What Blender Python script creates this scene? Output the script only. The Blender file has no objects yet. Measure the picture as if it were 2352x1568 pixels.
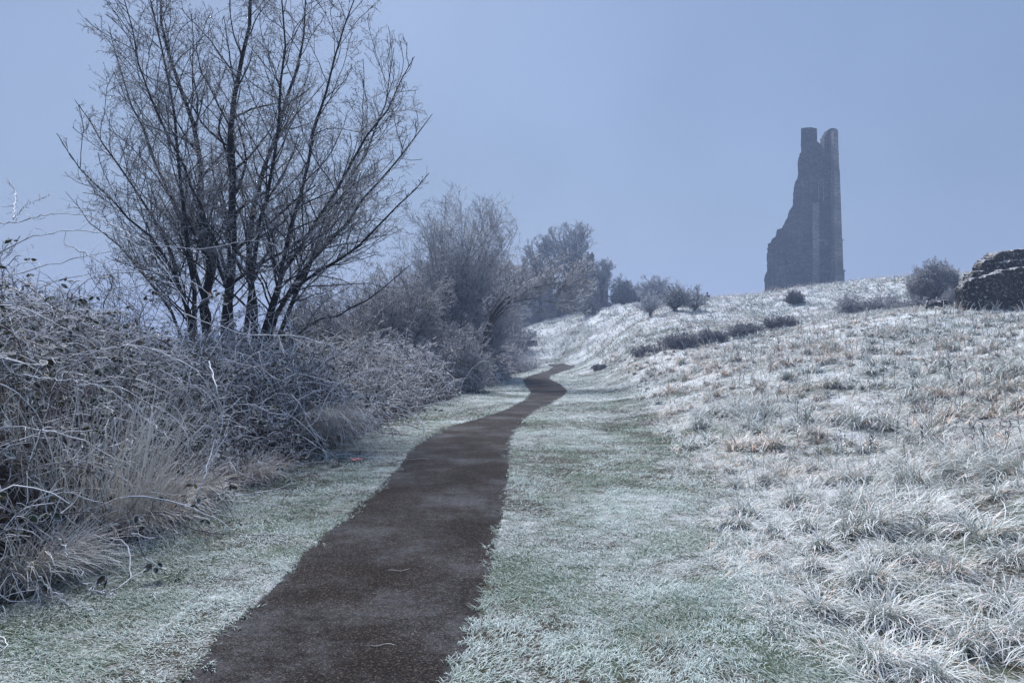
import bpy, math
import numpy as np
R_ = math.radians
SC = bpy.context.scene
COL = SC.collection

# ------------------------------------------------------------------ camera
PITCH = R_(1.13); CAMZ = 1.6
cam_d = bpy.data.cameras.new("camera"); cam = bpy.data.objects.new("camera", cam_d); COL.objects.link(cam)
cam.location = (0, 0, CAMZ); cam.rotation_euler = (R_(90) + PITCH, 0, 0)
cam_d.lens = 24; cam_d.sensor_width = 36; cam_d.clip_start = 0.05; cam_d.clip_end = 5000
SC.camera = cam

# ------------------------------------------------------------------ sky, sun, exposure
SUN_EL, SUN_AZ = R_(48), R_(-20)
W = bpy.data.worlds.new("World"); SC.world = W; W.use_nodes = True
nt = W.node_tree; nt.nodes.clear()
o_ = nt.nodes.new("ShaderNodeOutputWorld"); bg = nt.nodes.new("ShaderNodeBackground")
sky = nt.nodes.new("ShaderNodeTexSky"); sky.sky_type = 'NISHITA'; sky.sun_disc = False
sky.sun_elevation = SUN_EL; sky.sun_rotation = SUN_AZ; sky.air_density = 2.0; sky.dust_density = 1.0; sky.ozone_density = 3.0
flat = nt.nodes.new("ShaderNodeMix"); flat.data_type = 'RGBA'; flat.inputs[0].default_value = 0.94
flat.inputs[7].default_value = (.335, .475, .84, 1)      # the winter fog bank above
wtc = nt.nodes.new("ShaderNodeTexCoord"); wn = nt.nodes.new("ShaderNodeTexNoise"); wn.inputs["Scale"].default_value = 1.6; wn.inputs["Detail"].default_value = 3
wr = nt.nodes.new("ShaderNodeMapRange"); wr.inputs[1].default_value = .3; wr.inputs[2].default_value = .7; wr.inputs[3].default_value = .82; wr.inputs[4].default_value = 1.16
wm = nt.nodes.new("ShaderNodeMix"); wm.data_type = 'RGBA'; wm.blend_type = 'MULTIPLY'; wm.inputs[0].default_value = 1
nt.links.new(wtc.outputs["Generated"], wn.inputs[0]); nt.links.new(wn.outputs[0], wr.inputs[0])
nt.links.new(sky.outputs[0], flat.inputs[6]); nt.links.new(flat.outputs[2], wm.inputs[6]); nt.links.new(wr.outputs[0], wm.inputs[7]); nt.links.new(wm.outputs[2], bg.inputs[0])
bg.inputs[1].default_value = 0.1
nt.links.new(bg.outputs[0], o_.inputs[0])
sd = bpy.data.lights.new("sun", 'SUN'); sd.energy = 1.5; sd.angle = R_(24); sd.color = (1, .97, .98)
so = bpy.data.objects.new("sun", sd); COL.objects.link(so)
so.rotation_euler = (R_(90) - SUN_EL, 0, R_(180) - SUN_AZ)
so.location = (0, 0, 60)
SC.view_settings.view_transform = 'Standard'; SC.view_settings.look = 'None'
SC.view_settings.exposure = 2.2; SC.view_settings.gamma = 1.0
SC.cycles.volume_bounces = 1; SC.cycles.max_bounces = 5; SC.cycles.diffuse_bounces = 2
SC.cycles.transparent_max_bounces = 4

# ------------------------------------------------------------------ numpy helpers
def rng(s): return np.random.default_rng(s)
def ray(px, py, Y):
    """a point Y metres ahead on the line of sight of (px, py)"""
    a = (px - 1176) / 1568.0; b = (784 - py) / 1568.0
    dy = math.cos(PITCH) - b * math.sin(PITCH); dz = math.sin(PITCH) + b * math.cos(PITCH)
    t = Y / dy
    return np.array([a * t, Y, CAMZ + dz * t])
def row0(py):
    b = (784 - py) / 1568.0
    dy = math.cos(PITCH) - b * math.sin(PITCH); dz = math.sin(PITCH) + b * math.cos(PITCH)
    return -CAMZ * dy / dz
def sstep(a, b, x):
    t = np.clip((x - a) / (b - a), 0, 1); return t * t * (3 - 2 * t)
def _h(ix, iy, s):
    n = (ix.astype(np.int64) * 374761393 + iy.astype(np.int64) * 668265263 + s * 1274126177) & 0xffffffff
    n = ((n ^ (n >> 13)) * 1274126177) & 0xffffffff
    return ((n ^ (n >> 16)) & 0xffff) / 65535.0
def vnoise(x, y, s=0):
    x = np.asarray(x, float); y = np.asarray(y, float)
    ix = np.floor(x); iy = np.floor(y); fx = x - ix; fy = y - iy
    fx = fx * fx * (3 - 2 * fx); fy = fy * fy * (3 - 2 * fy)
    a = _h(ix, iy, s); b = _h(ix + 1, iy, s); c = _h(ix, iy + 1, s); d = _h(ix + 1, iy + 1, s)
    return (a * (1 - fx) + b * fx) * (1 - fy) + (c * (1 - fx) + d * fx) * fy
def fbm(x, y, s=0, o=3):
    v = 0; w = 0
    for k in range(o):
        v = v + vnoise(x * 2 ** k, y * 2 ** k, s + k * 7) * .5 ** k; w += .5 ** k
    return v / w
def norm(v): return v / np.maximum(np.linalg.norm(v, axis=-1, keepdims=True), 1e-9)

# ------------------------------------------------------------------ mesh and object helpers
def mesh_np(name, V, F, col=None, smooth=False):
    """V (n,3), F (m,4) or (m,3), col (n,4)"""
    me = bpy.data.meshes.new(name)
    V = np.ascontiguousarray(V, np.float32); F = np.ascontiguousarray(F, np.int32)
    me.vertices.add(len(V)); me.vertices.foreach_set("co", V.ravel())
    k = F.shape[1]
    me.loops.add(F.size); me.loops.foreach_set("vertex_index", F.ravel())
    me.polygons.add(len(F)); me.polygons.foreach_set("loop_start", np.arange(0, F.size, k, dtype=np.int32))
    if smooth: me.polygons.foreach_set("use_smooth", np.ones(len(F), bool))
    me.update(calc_edges=True)
    if col is not None:
        c = np.ones((len(V), 4), np.float32); c[:, :col.shape[1]] = col
        at = me.color_attributes.new("Col", 'FLOAT_COLOR', 'POINT'); at.data.foreach_set("color", c.ravel())
    return me
def join(parts):
    """parts: list of (V, F, C)"""
    Vs, Fs, Cs, n = [], [], [], 0
    for V, F, C in parts:
        if F.shape[1] == 3: F = np.concatenate([F, F[:, 2:3]], 1)
        Vs.append(V); Fs.append(F + n); Cs.append(C); n += len(V)
    return np.concatenate(Vs), np.concatenate(Fs), np.concatenate(Cs)
def put(name, me, m, parent=None, label=None, cat=None, group=None, kind=None):
    o = bpy.data.objects.new(name, me); COL.objects.link(o)
    if me is not None and m is not None:
        me.materials.append(m)
    if parent is not None:
        o.parent = parent
        o.location = -np.array(parent.location)
    if label: o["label"] = label
    if cat: o["category"] = cat
    if group: o["group"] = group
    if kind: o["kind"] = kind
    return o
def thing(name, loc, label, cat, group=None):
    o = bpy.data.objects.new(name, None); COL.objects.link(o); o.location = [float(v) for v in loc]
    o["label"] = label; o["category"] = cat
    if group: o["group"] = group
    return o
def cc(N, c, a=1.0):
    C = np.ones((N, 4)); C[:, :3] = c; C[:, 3] = a; return C

# ------------------------------------------------------------------ materials
def nmat(name, rough=.85, spec=.2):
    m = bpy.data.materials.new(name); m.use_nodes = True
    b = m.node_tree.nodes["Principled BSDF"]; b.inputs["Roughness"].default_value = rough
    b.inputs["Specular IOR Level"].default_value = spec
    return m, m.node_tree, b
FROST = (.80, .83, .88, 1)
def frost_mat(name, lo=-.15, hi=.75, noise=0, rough=.8):
    """colour from the mesh, rime on the faces that look up; alpha of the colour = how much rime it carries"""
    m, t, b = nmat(name, rough)
    at = t.nodes.new("ShaderNodeAttribute"); at.attribute_name = "Col"
    ge = t.nodes.new("ShaderNodeNewGeometry"); sx = t.nodes.new("ShaderNodeSeparateXYZ")
    t.links.new(ge.outputs["True Normal"], sx.inputs[0])
    mr = t.nodes.new("ShaderNodeMapRange"); mr.inputs[1].default_value = lo; mr.inputs[2].default_value = hi
    t.links.new(sx.outputs[2], mr.inputs[0])
    mu = t.nodes.new("ShaderNodeMath"); mu.operation = 'MULTIPLY'; mu.use_clamp = True
    t.links.new(mr.outputs[0], mu.inputs[0]); t.links.new(at.outputs["Alpha"], mu.inputs[1])
    fac = mu.outputs[0]
    if noise:
        nz = t.nodes.new("ShaderNodeTexNoise"); nz.inputs["Scale"].default_value = noise; nz.inputs["Detail"].default_value = 3
        tc = t.nodes.new("ShaderNodeTexCoord"); t.links.new(tc.outputs["Object"], nz.inputs[0])
        m2 = t.nodes.new("ShaderNodeMapRange"); m2.inputs[1].default_value = .35; m2.inputs[2].default_value = .6; m2.inputs[3].default_value = .35
        t.links.new(nz.outputs[0], m2.inputs[0])
        mv = t.nodes.new("ShaderNodeMath"); mv.operation = 'MULTIPLY'; mv.use_clamp = True
        t.links.new(fac, mv.inputs[0]); t.links.new(m2.outputs[0], mv.inputs[1]); fac = mv.outputs[0]
    mx = t.nodes.new("ShaderNodeMix"); mx.data_type = 'RGBA'; mx.inputs[7].default_value = FROST
    t.links.new(fac, mx.inputs[0]); t.links.new(at.outputs["Color"], mx.inputs[6])
    t.links.new(mx.outputs[2], b.inputs["Base Color"])
    return m
def col_mat(name, rough=.75):
    m, t, b = nmat(name, rough)
    at = t.nodes.new("ShaderNodeAttribute"); at.attribute_name = "Col"
    t.links.new(at.outputs["Color"], b.inputs["Base Color"]); return m
M_TWIG = frost_mat("frosted_bark", -.4, .7)
M_CANE = frost_mat("rimed_cane", -1.0, .25)
M_BARK = frost_mat("bark", .25, 1.1, noise=9)
M_BLADE = col_mat("frosted_grass")
M_LEAF = frost_mat("frosted_leaf", .2, 1.1)

def stone_mat(name, c1, c2, scale, speck=.55, frost=1.0, lichen=(.55, .57, .55), mortar=(.035, .033, .03), course=.55, bump=.6, spk_scale=2.0):
    m, t, b = nmat(name, .9)
    N = t.nodes; L = t.links
    tc = N.new("ShaderNodeTexCoord"); mp = N.new("ShaderNodeMapping"); mp.inputs["Scale"].default_value = (scale, scale, scale / course)
    L.new(tc.outputs["Object"], mp.inputs[0])
    nw = N.new("ShaderNodeTexNoise"); nw.inputs["Scale"].default_value = scale * .9; nw.inputs["Detail"].default_value = 2
    L.new(tc.outputs["Object"], nw.inputs[0])
    av = N.new("ShaderNodeMixRGB"); av.blend_type = 'ADD'; av.inputs[0].default_value = .5
    L.new(mp.outputs[0], av.inputs[1]); L.new(nw.outputs[1], av.inputs[2])
    vo = N.new("ShaderNodeTexVoronoi"); vo.inputs["Scale"].default_value = 1.0; L.new(av.outputs[0], vo.inputs[0])
    ve = N.new("ShaderNodeTexVoronoi"); ve.feature = 'DISTANCE_TO_EDGE'; ve.inputs["Scale"].default_value = 1.0; L.new(av.outputs[0], ve.inputs[0])
    sep = N.new("ShaderNodeSeparateColor"); L.new(vo.outputs["Color"], sep.inputs[0])
    m1 = N.new("ShaderNodeMix"); m1.data_type = 'RGBA'; m1.inputs[6].default_value = (*c1, 1); m1.inputs[7].default_value = (*c2, 1)
    L.new(sep.outputs[0], m1.inputs[0])
    # large weather stains
    ns = N.new("ShaderNodeTexNoise"); ns.inputs["Scale"].default_value = .35 * scale * .5; ns.inputs["Detail"].default_value = 5
    L.new(tc.outputs["Object"], ns.inputs[0])
    rs = N.new("ShaderNodeMapRange"); rs.inputs[1].default_value = .35; rs.inputs[2].default_value = .65; rs.inputs[3].default_value = .6; rs.inputs[4].default_value = 1.25
    L.new(ns.outputs[0], rs.inputs[0])
    ms = N.new("ShaderNodeMix"); ms.data_type = 'RGBA'; ms.blend_type = 'MULTIPLY'; ms.inputs[0].default_value = 1
    L.new(m1.outputs[2], ms.inputs[6]); L.new(rs.outputs[0], ms.inputs[7])
    # lichen and rime spots
    nl = N.new("ShaderNodeTexNoise"); nl.inputs["Scale"].default_value = scale * spk_scale; nl.inputs["Detail"].default_value = 4; nl.inputs["Roughness"].default_value = .65
    L.new(tc.outputs["Object"], nl.inputs[0])
    rl = N.new("ShaderNodeMapRange"); rl.inputs[1].default_value = speck; rl.inputs[2].default_value = speck + .07
    L.new(nl.outputs[0], rl.inputs[0])
    ml = N.new("ShaderNodeMix"); ml.data_type = 'RGBA'; ml.inputs[7].default_value = (*lichen, 1)
    L.new(rl.outputs[0], ml.inputs[0]); L.new(ms.outputs[2], ml.inputs[6])
    # joints
    re = N.new("ShaderNodeMapRange"); re.inputs[1].default_value = .02; re.inputs[2].default_value = .09
    L.new(ve.outputs[0], re.inputs[0])
    mj = N.new("ShaderNodeMix"); mj.data_type = 'RGBA'; mj.inputs[6].default_value = (*mortar, 1)
    L.new(re.outputs[0], mj.inputs[0]); L.new(ml.outputs[2], mj.inputs[7])
    # rime on ledges
    ge = N.new("ShaderNodeNewGeometry"); sx = N.new("ShaderNodeSeparateXYZ"); L.new(ge.outputs["Normal"], sx.inputs[0])
    rf = N.new("ShaderNodeMapRange"); rf.inputs[1].default_value = .62; rf.inputs[2].default_value = .97; rf.inputs[4].default_value = frost
    L.new(sx.outputs[2], rf.inputs[0])
    mf = N.new("ShaderNodeMix"); mf.data_type = 'RGBA'; mf.inputs[7].default_value = (.72, .75, .8, 1)
    nf = N.new("ShaderNodeTexNoise"); nf.inputs["Scale"].default_value = 7; nf.inputs["Detail"].default_value = 4; L.new(tc.outputs["Object"], nf.inputs[0])
    rn = N.new("ShaderNodeMapRange"); rn.inputs[1].default_value = .40; rn.inputs[2].default_value = .58; rn.inputs[3].default_value = .15; L.new(nf.outputs[0], rn.inputs[0])
    fm = N.new("ShaderNodeMath"); fm.operation = 'MULTIPLY'; L.new(rf.outputs[0], fm.inputs[0]); L.new(rn.outputs[0], fm.inputs[1])
    L.new(fm.outputs[0], mf.inputs[0]); L.new(mj.outputs[2], mf.inputs[6])
    L.new(mf.outputs[2], b.inputs["Base Color"])
    bu = N.new("ShaderNodeBump"); bu.inputs["Strength"].default_value = bump; bu.inputs["Distance"].default_value = .06
    L.new(re.outputs[0], bu.inputs["Height"]); L.new(bu.outputs[0], b.inputs["Normal"])
    return m

# ------------------------------------------------------------------ the lie of the land
ED_L = [(1568, 400), (1450, 500), (1365, 600), (1300, 660), (1240, 720), (1175, 800), (1120, 860), (1075, 910), (1030, 940), (1000, 990), (975, 1040), (960, 1100), (940, 1160), (920, 1200), (900, 1218), (885, 1205), (872, 1200), (862, 1215), (855, 1240), (845, 1265), (840, 1270), (833, 1257)]
ED_R = [(1568, 1050), (1500, 1085), (1420, 1110), (1300, 1140), (1200, 1160), (1100, 1175), (1060, 1175), (1010, 1178), (975, 1195), (945, 1225), (925, 1270), (905, 1300), (895, 1305), (882, 1290), (870, 1265), (862, 1265), (855, 1290), (847, 1320), (840, 1322), (833, 1290)]
ROWY = {895: 31, 885: 35.5, 882: 37, 872: 41, 870: 42, 862: 48, 857: 52, 855: 53.5, 847: 60, 845: 62, 840: 66, 833: 74}
def rowY(r): return ROWY.get(r) or row0(r)
EL = np.array([ray(x, r, rowY(r)) for r, x in ED_L]); ER = np.array([ray(x, r, rowY(r)) for r, x in ED_R])
EL = np.vstack([[-1.62, -8, 0], [-1.62, 1.0, 0], EL]); ER = np.vstack([[-.33, -8, 0], [-.33, 1.0, 0], ER])
def _smooth(E):
    ly = np.linspace(math.log(2), math.log(90), 700); x = np.interp(np.exp(ly), E[:, 1], E[:, 0]); k = np.hanning(19); k /= k.sum()
    return np.exp(ly), np.convolve(np.pad(x, 9, mode='edge'), k, 'valid')
_YL, _XL = _smooth(EL); _YR, _XR = _smooth(ER)
def path_l(y): return np.interp(y, _YL, _XL)
def path_r(y): return np.interp(y, _YR, _XR)
BD = [(1568, 2010), (1450, 1850), (1330, 1740), (1230, 1690), (1110, 1600), (1040, 1560), (960, 1500), (890, 1440), (862, 1395), (842, 1345)]
BW = np.array([ray(x, r, rowY(r) if r > 865 else {862: 48, 842: 64}[r])[:2] for r, x in BD]); BW = np.vstack([[1.5, -8], [1.65, 1.0], BW, [9, 80]])
def meadow(x, y):
    """metres into the rough grass, right of the mown verge"""
    return x - np.interp(y, BW[:, 1], BW[:, 0]) - .35 * (fbm(x * .9, y * .9, 31) - .5) * 2

ANC = []
for p in EL[2:]: ANC.append((p[0], p[1], p[2] if p[1] > 31 else 0))
for p in ER[2:]: ANC.append((p[0], p[1], p[2] if p[1] > 31 else 0))
for a in (-60, -50, -40, -30, -22, -16):
    for r in (2, 4, 8, 16, 32, 60): ANC.append((r * math.sin(R_(a)), r * math.cos(R_(a)), 0))
    for r in (110, 220, 600): ANC.append((r * math.sin(R_(a)), r * math.cos(R_(a)), -.6))
for a in (-8, 0, 8, 16, 26, 36, 48, 60):
    ANC.append((2 * math.sin(R_(a)), 2 * math.cos(R_(a)), 0))
for px, py, Y in [(1176, 1100, row0(1100)), (1300, 1200, row0(1200)), (1500, 1200, row0(1200)), (1600, 1110, row0(1110)), (1500, 960, row0(960)), (1400, 890, 32), (2000, 1568, 3.33), (2352, 1568, 3.33), (1420, 862, 42),
                  (2352, 1000, 9.3), (2352, 850, 15), (2352, 775, 22), (2352, 718, 32), (2200, 714, 33), (2050, 725, 34), (1950, 1000, 11.5), (1950, 850, 19.5), (1950, 765, 31),
                  (1600, 880, 23), (1600, 822, 34), (1840, 745, 40), (1700, 778, 39), (1560, 800, 38), (1460, 818, 38), (1700, 830, 26),
                  (1470, 735, 58), (1550, 722, 60), (1600, 718, 62), (1700, 715, 60), (1840, 700, 60), (2000, 712, 48), (2150, 695, 45),
                  (1620, 693, 76), (1720, 682, 78), (1800, 671, 79), (1880, 658, 80), (1950, 652, 80), (2050, 643, 78), (2150, 637, 74), (2250, 630, 70), (2352, 628, 66),
                  (1560, 700, 82), (1480, 702, 86), (1400, 708, 92), (1340, 722, 92), (1300, 733, 92), (1250, 755, 90), (1210, 770, 88), (1300, 795, 80), (1300, 825, 76), (1350, 780, 76), (1360, 815, 70), (1420, 775, 66), (1240, 808, 81), (1180, 790, 88), (1140, 800, 95)]:
    ANC.append(tuple(ray(px, py, Y)))
for px, z, Y in [(1120, 4.5, 118), (1200, 6.2, 118), (1300, 7.6, 112), (1400, 8.6, 110), (1500, 9, 110), (1700, 9.6, 110), (1850, 10.5, 110), (2000, 11, 110), (2200, 11, 110), (2352, 10.5, 110), (2352, 10, 85)]:
    p = ray(px, 800, Y); ANC.append((p[0], p[1], z))
for a in (-8, 0, 10, 20, 30, 40, 50, 60):
    for r in (200, 600): ANC.append((r * math.sin(R_(a)), r * math.cos(R_(a)), [1, 4, 7, 10, 10, 10, 10, 10][[-8, 0, 10, 20, 30, 40, 50, 60].index(a)]))
for a, r, z in [(44, 5, .25), (44, 10, 1.0), (44, 20, 2.6), (44, 35, 4.6), (44, 70, 8.5), (55, 5, .3), (55, 10, 1.1), (55, 20, 2.8), (55, 40, 5.5), (60, 80, 9)]:
    ANC.append((r * math.sin(R_(a)), r * math.cos(R_(a)), z))
ANC = np.array(ANC)
def _uv(x, y):
    r = np.maximum(np.hypot(x, y), 1.6)
    return np.stack([np.clip(np.arctan2(x, y), -R_(62), R_(62)) * 2.4, np.log(r)], -1)
def _tps(A, B):
    d2 = ((A[:, None] - B[None]) ** 2).sum(-1); return .5 * d2 * np.log(d2 + 1e-12)
_A = _uv(ANC[:, 0], ANC[:, 1]); _n = len(_A)
_K = _tps(_A, _A) + np.eye(_n) * .004; _P = np.hstack([np.ones((_n, 1)), _A])
_M = np.block([[_K, _P], [_P.T, np.zeros((3, 3))]])
_w = np.linalg.solve(_M, np.concatenate([ANC[:, 2], np.zeros(3)]))
_ga = np.linspace(-R_(62) * 2.4, R_(62) * 2.4, 240); _gr = np.linspace(math.log(1.6), math.log(650), 260)
_G = np.stack(np.meshgrid(_ga, _gr, indexing='ij'), -1).reshape(-1, 2)
_Z = np.concatenate([_tps(g, _A) @ _w[:_n] + np.hstack([np.ones((len(g), 1)), g]) @ _w[_n:] for g in np.array_split(_G, 20)]).reshape(240, 260)
def base_h(x, y):
    x = np.asarray(x, float); y = np.asarray(y, float)
    uv = _uv(x, y)
    fa = np.clip((uv[..., 0] - _ga[0]) / (_ga[1] - _ga[0]), 0, 238.999); fr = np.clip((uv[..., 1] - _gr[0]) / (_gr[1] - _gr[0]), 0, 258.999)
    i = fa.astype(int); j = fr.astype(int); fa = fa - i; fr = fr - j
    z = (_Z[i, j] * (1 - fa) + _Z[i + 1, j] * fa) * (1 - fr) + (_Z[i, j + 1] * (1 - fa) + _Z[i + 1, j + 1] * fa) * fr
    return z * (1 - sstep(R_(80), R_(160), np.abs(np.arctan2(x, y))))
def on_path(x, y, m=0.0):
    w = .055 * (fbm(x * 4, y * 4, 5, 4) - .5) * 2
    return (x > path_l(y) + w - m) & (x < path_r(y) + w + m) & (y < 73.5)
def ht(x, y):
    x = np.asarray(x, float); y = np.asarray(y, float)
    z = base_h(x, y); r = np.hypot(x, y)
    me = sstep(0, 1.2, meadow(x, y))
    off = sstep(0, .5, np.maximum(path_l(y) - x, x - path_r(y)))
    z = z + off * .035 * (fbm(x * 1.6, y * 1.6, 3) - .5)
    z = z + me * sstep(2, 6, r) * (.16 * (fbm(x * 1.3, y * 1.3, 9) - .5) + .10 * (vnoise(x * 3.1, y * 3.1, 12) - .3))
    hill = sstep(45, 58, y) * sstep(4, 14, x - (y - 60) * -.1) + 0
    hum = vnoise(x * .55 + y * .25, y * 1.1, 17)
    z = z + hill * (.55 * (hum - .5) + .38 * (vnoise(x * 1.5, y * 1.5, 19) - .5))
    return z

# ground: one sheet in rings about the path, fine near the middle
def build_ground():
    fr = np.linspace(-R_(60), R_(60), 760); bk = np.linspace(R_(60), R_(300), 80)[1:-1]
    A = np.concatenate([fr, bk]); Rr = np.concatenate([np.geomspace(.5, 120, 620), np.geomspace(122, 620, 40)])
    a, r = np.meshgrid(A, Rr, indexing='ij'); x = r * np.sin(a); y = r * np.cos(a)
    z = ht(x, y); z = np.where((x > path_l(y) + .04) & (x < path_r(y) - .04) & (y < 73.5), z - .06, z)
    na, nr = a.shape
    V = np.stack([x, y, z], -1).reshape(-1, 3)
    V = np.vstack([V, [[0, 0, 0]]])
    i = np.arange(na)[:, None]; j = np.arange(nr - 1)[None]; i2 = (i + 1) % na
    F = np.stack([i * nr + j, i2 * nr + j, i2 * nr + j + 1, i * nr + j + 1], -1).reshape(-1, 4)[:, ::-1]
    c = na * nr; i = np.arange(na); i2 = (i + 1) % na
    F2 = np.stack([i * nr, np.full(na, c), np.full(na, c), i2 * nr], -1)
    X, Y = V[:, 0], V[:, 1]; rr = np.hypot(X, Y)
    me = sstep(-.1, .6, meadow(X, Y))
    n1 = fbm(X * 2.2, Y * 2.2, 41, 4); n2 = fbm(X * .35, Y * .35, 43)
    green = np.array([.07, .10, .065]); straw = np.array([.12, .12, .085]); soil = np.array([.05, .045, .03])
    k = sstep(.4, .62, n1)[:, None]
    col = green * (1 - k) + soil * k
    k = (me * sstep(.35, .6, n2))[:, None] * .6; col = col * (1 - k) + straw * k
    fro = np.clip(.28 + .25 * (fbm(X * .8, Y * .8, 47) - .5) * 2 + .10 * sstep(10, 35, rr) + .04 * sstep(35, 90, rr) + .08 * me, .1, .75)
    leftv = (X < path_l(Y)) & (Y < 70) & (X > -9 - Y * .2)
    fro = np.where(leftv & (X < -3.2) & (Y < 60), .08, fro)
    C = np.concatenate([col, fro[:, None]], 1)
    F2 = F2[:, [0, 1, 3]]
    V_, F_, C_ = join([(V, F, C)])
    F_ = np.vstack([F_, np.concatenate([F2, F2[:, 2:3]], 1)])
    me_ = bpy.data.meshes.new("ground")
    me_ = mesh_np("ground", V_, F, C_, smooth=True)
    m, t, b = nmat("frosty_turf", .9); N = t.nodes; L = t.links
    at = N.new("ShaderNodeAttribute"); at.attribute_name = "Col"
    tc = N.new("ShaderNodeTexCoord")
    n1 = N.new("ShaderNodeTexNoise"); n1.inputs["Scale"].default_value = 55; n1.inputs["Detail"].default_value = 4; n1.inputs["Roughness"].default_value = .7
    L.new(tc.outputs["Object"], n1.inputs[0])
    n2 = N.new("ShaderNodeTexNoise"); n2.inputs["Scale"].default_value = 5; n2.inputs["Detail"].default_value = 8; n2.inputs["Roughness"].default_value = .7
    L.new(tc.outputs["Object"], n2.inputs[0])
    ad = N.new("ShaderNodeMath"); ad.operation = 'ADD'; L.new(n1.outputs[0], ad.inputs[0]); L.new(n2.outputs[0], ad.inputs[1])
    a2 = N.new("ShaderNodeMath"); a2.operation = 'ADD'; L.new(ad.outputs[0], a2.inputs[0]); L.new(at.outputs["Alpha"], a2.inputs[1])
    mr = N.new("ShaderNodeMapRange"); mr.inputs[1].default_value = 1.25; mr.inputs[2].default_value = 1.6; L.new(a2.outputs[0], mr.inputs[0])
    mx = N.new("ShaderNodeMix"); mx.data_type = 'RGBA'; mx.inputs[7].default_value = (.66, .71, .74, 1)
    L.new(mr.outputs[0], mx.inputs[0]); L.new(at.outputs["Color"], mx.inputs[6]); L.new(mx.outputs[2], b.inputs["Base Color"])
    bu = N.new("ShaderNodeBump"); bu.inputs["Strength"].default_value = .8; bu.inputs["Distance"].default_value = .03
    L.new(ad.outputs[0], bu.inputs["Height"]); L.new(bu.outputs[0], b.inputs["Normal"])
    put("ground", me_, m, kind="structure")
build_ground()

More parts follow.
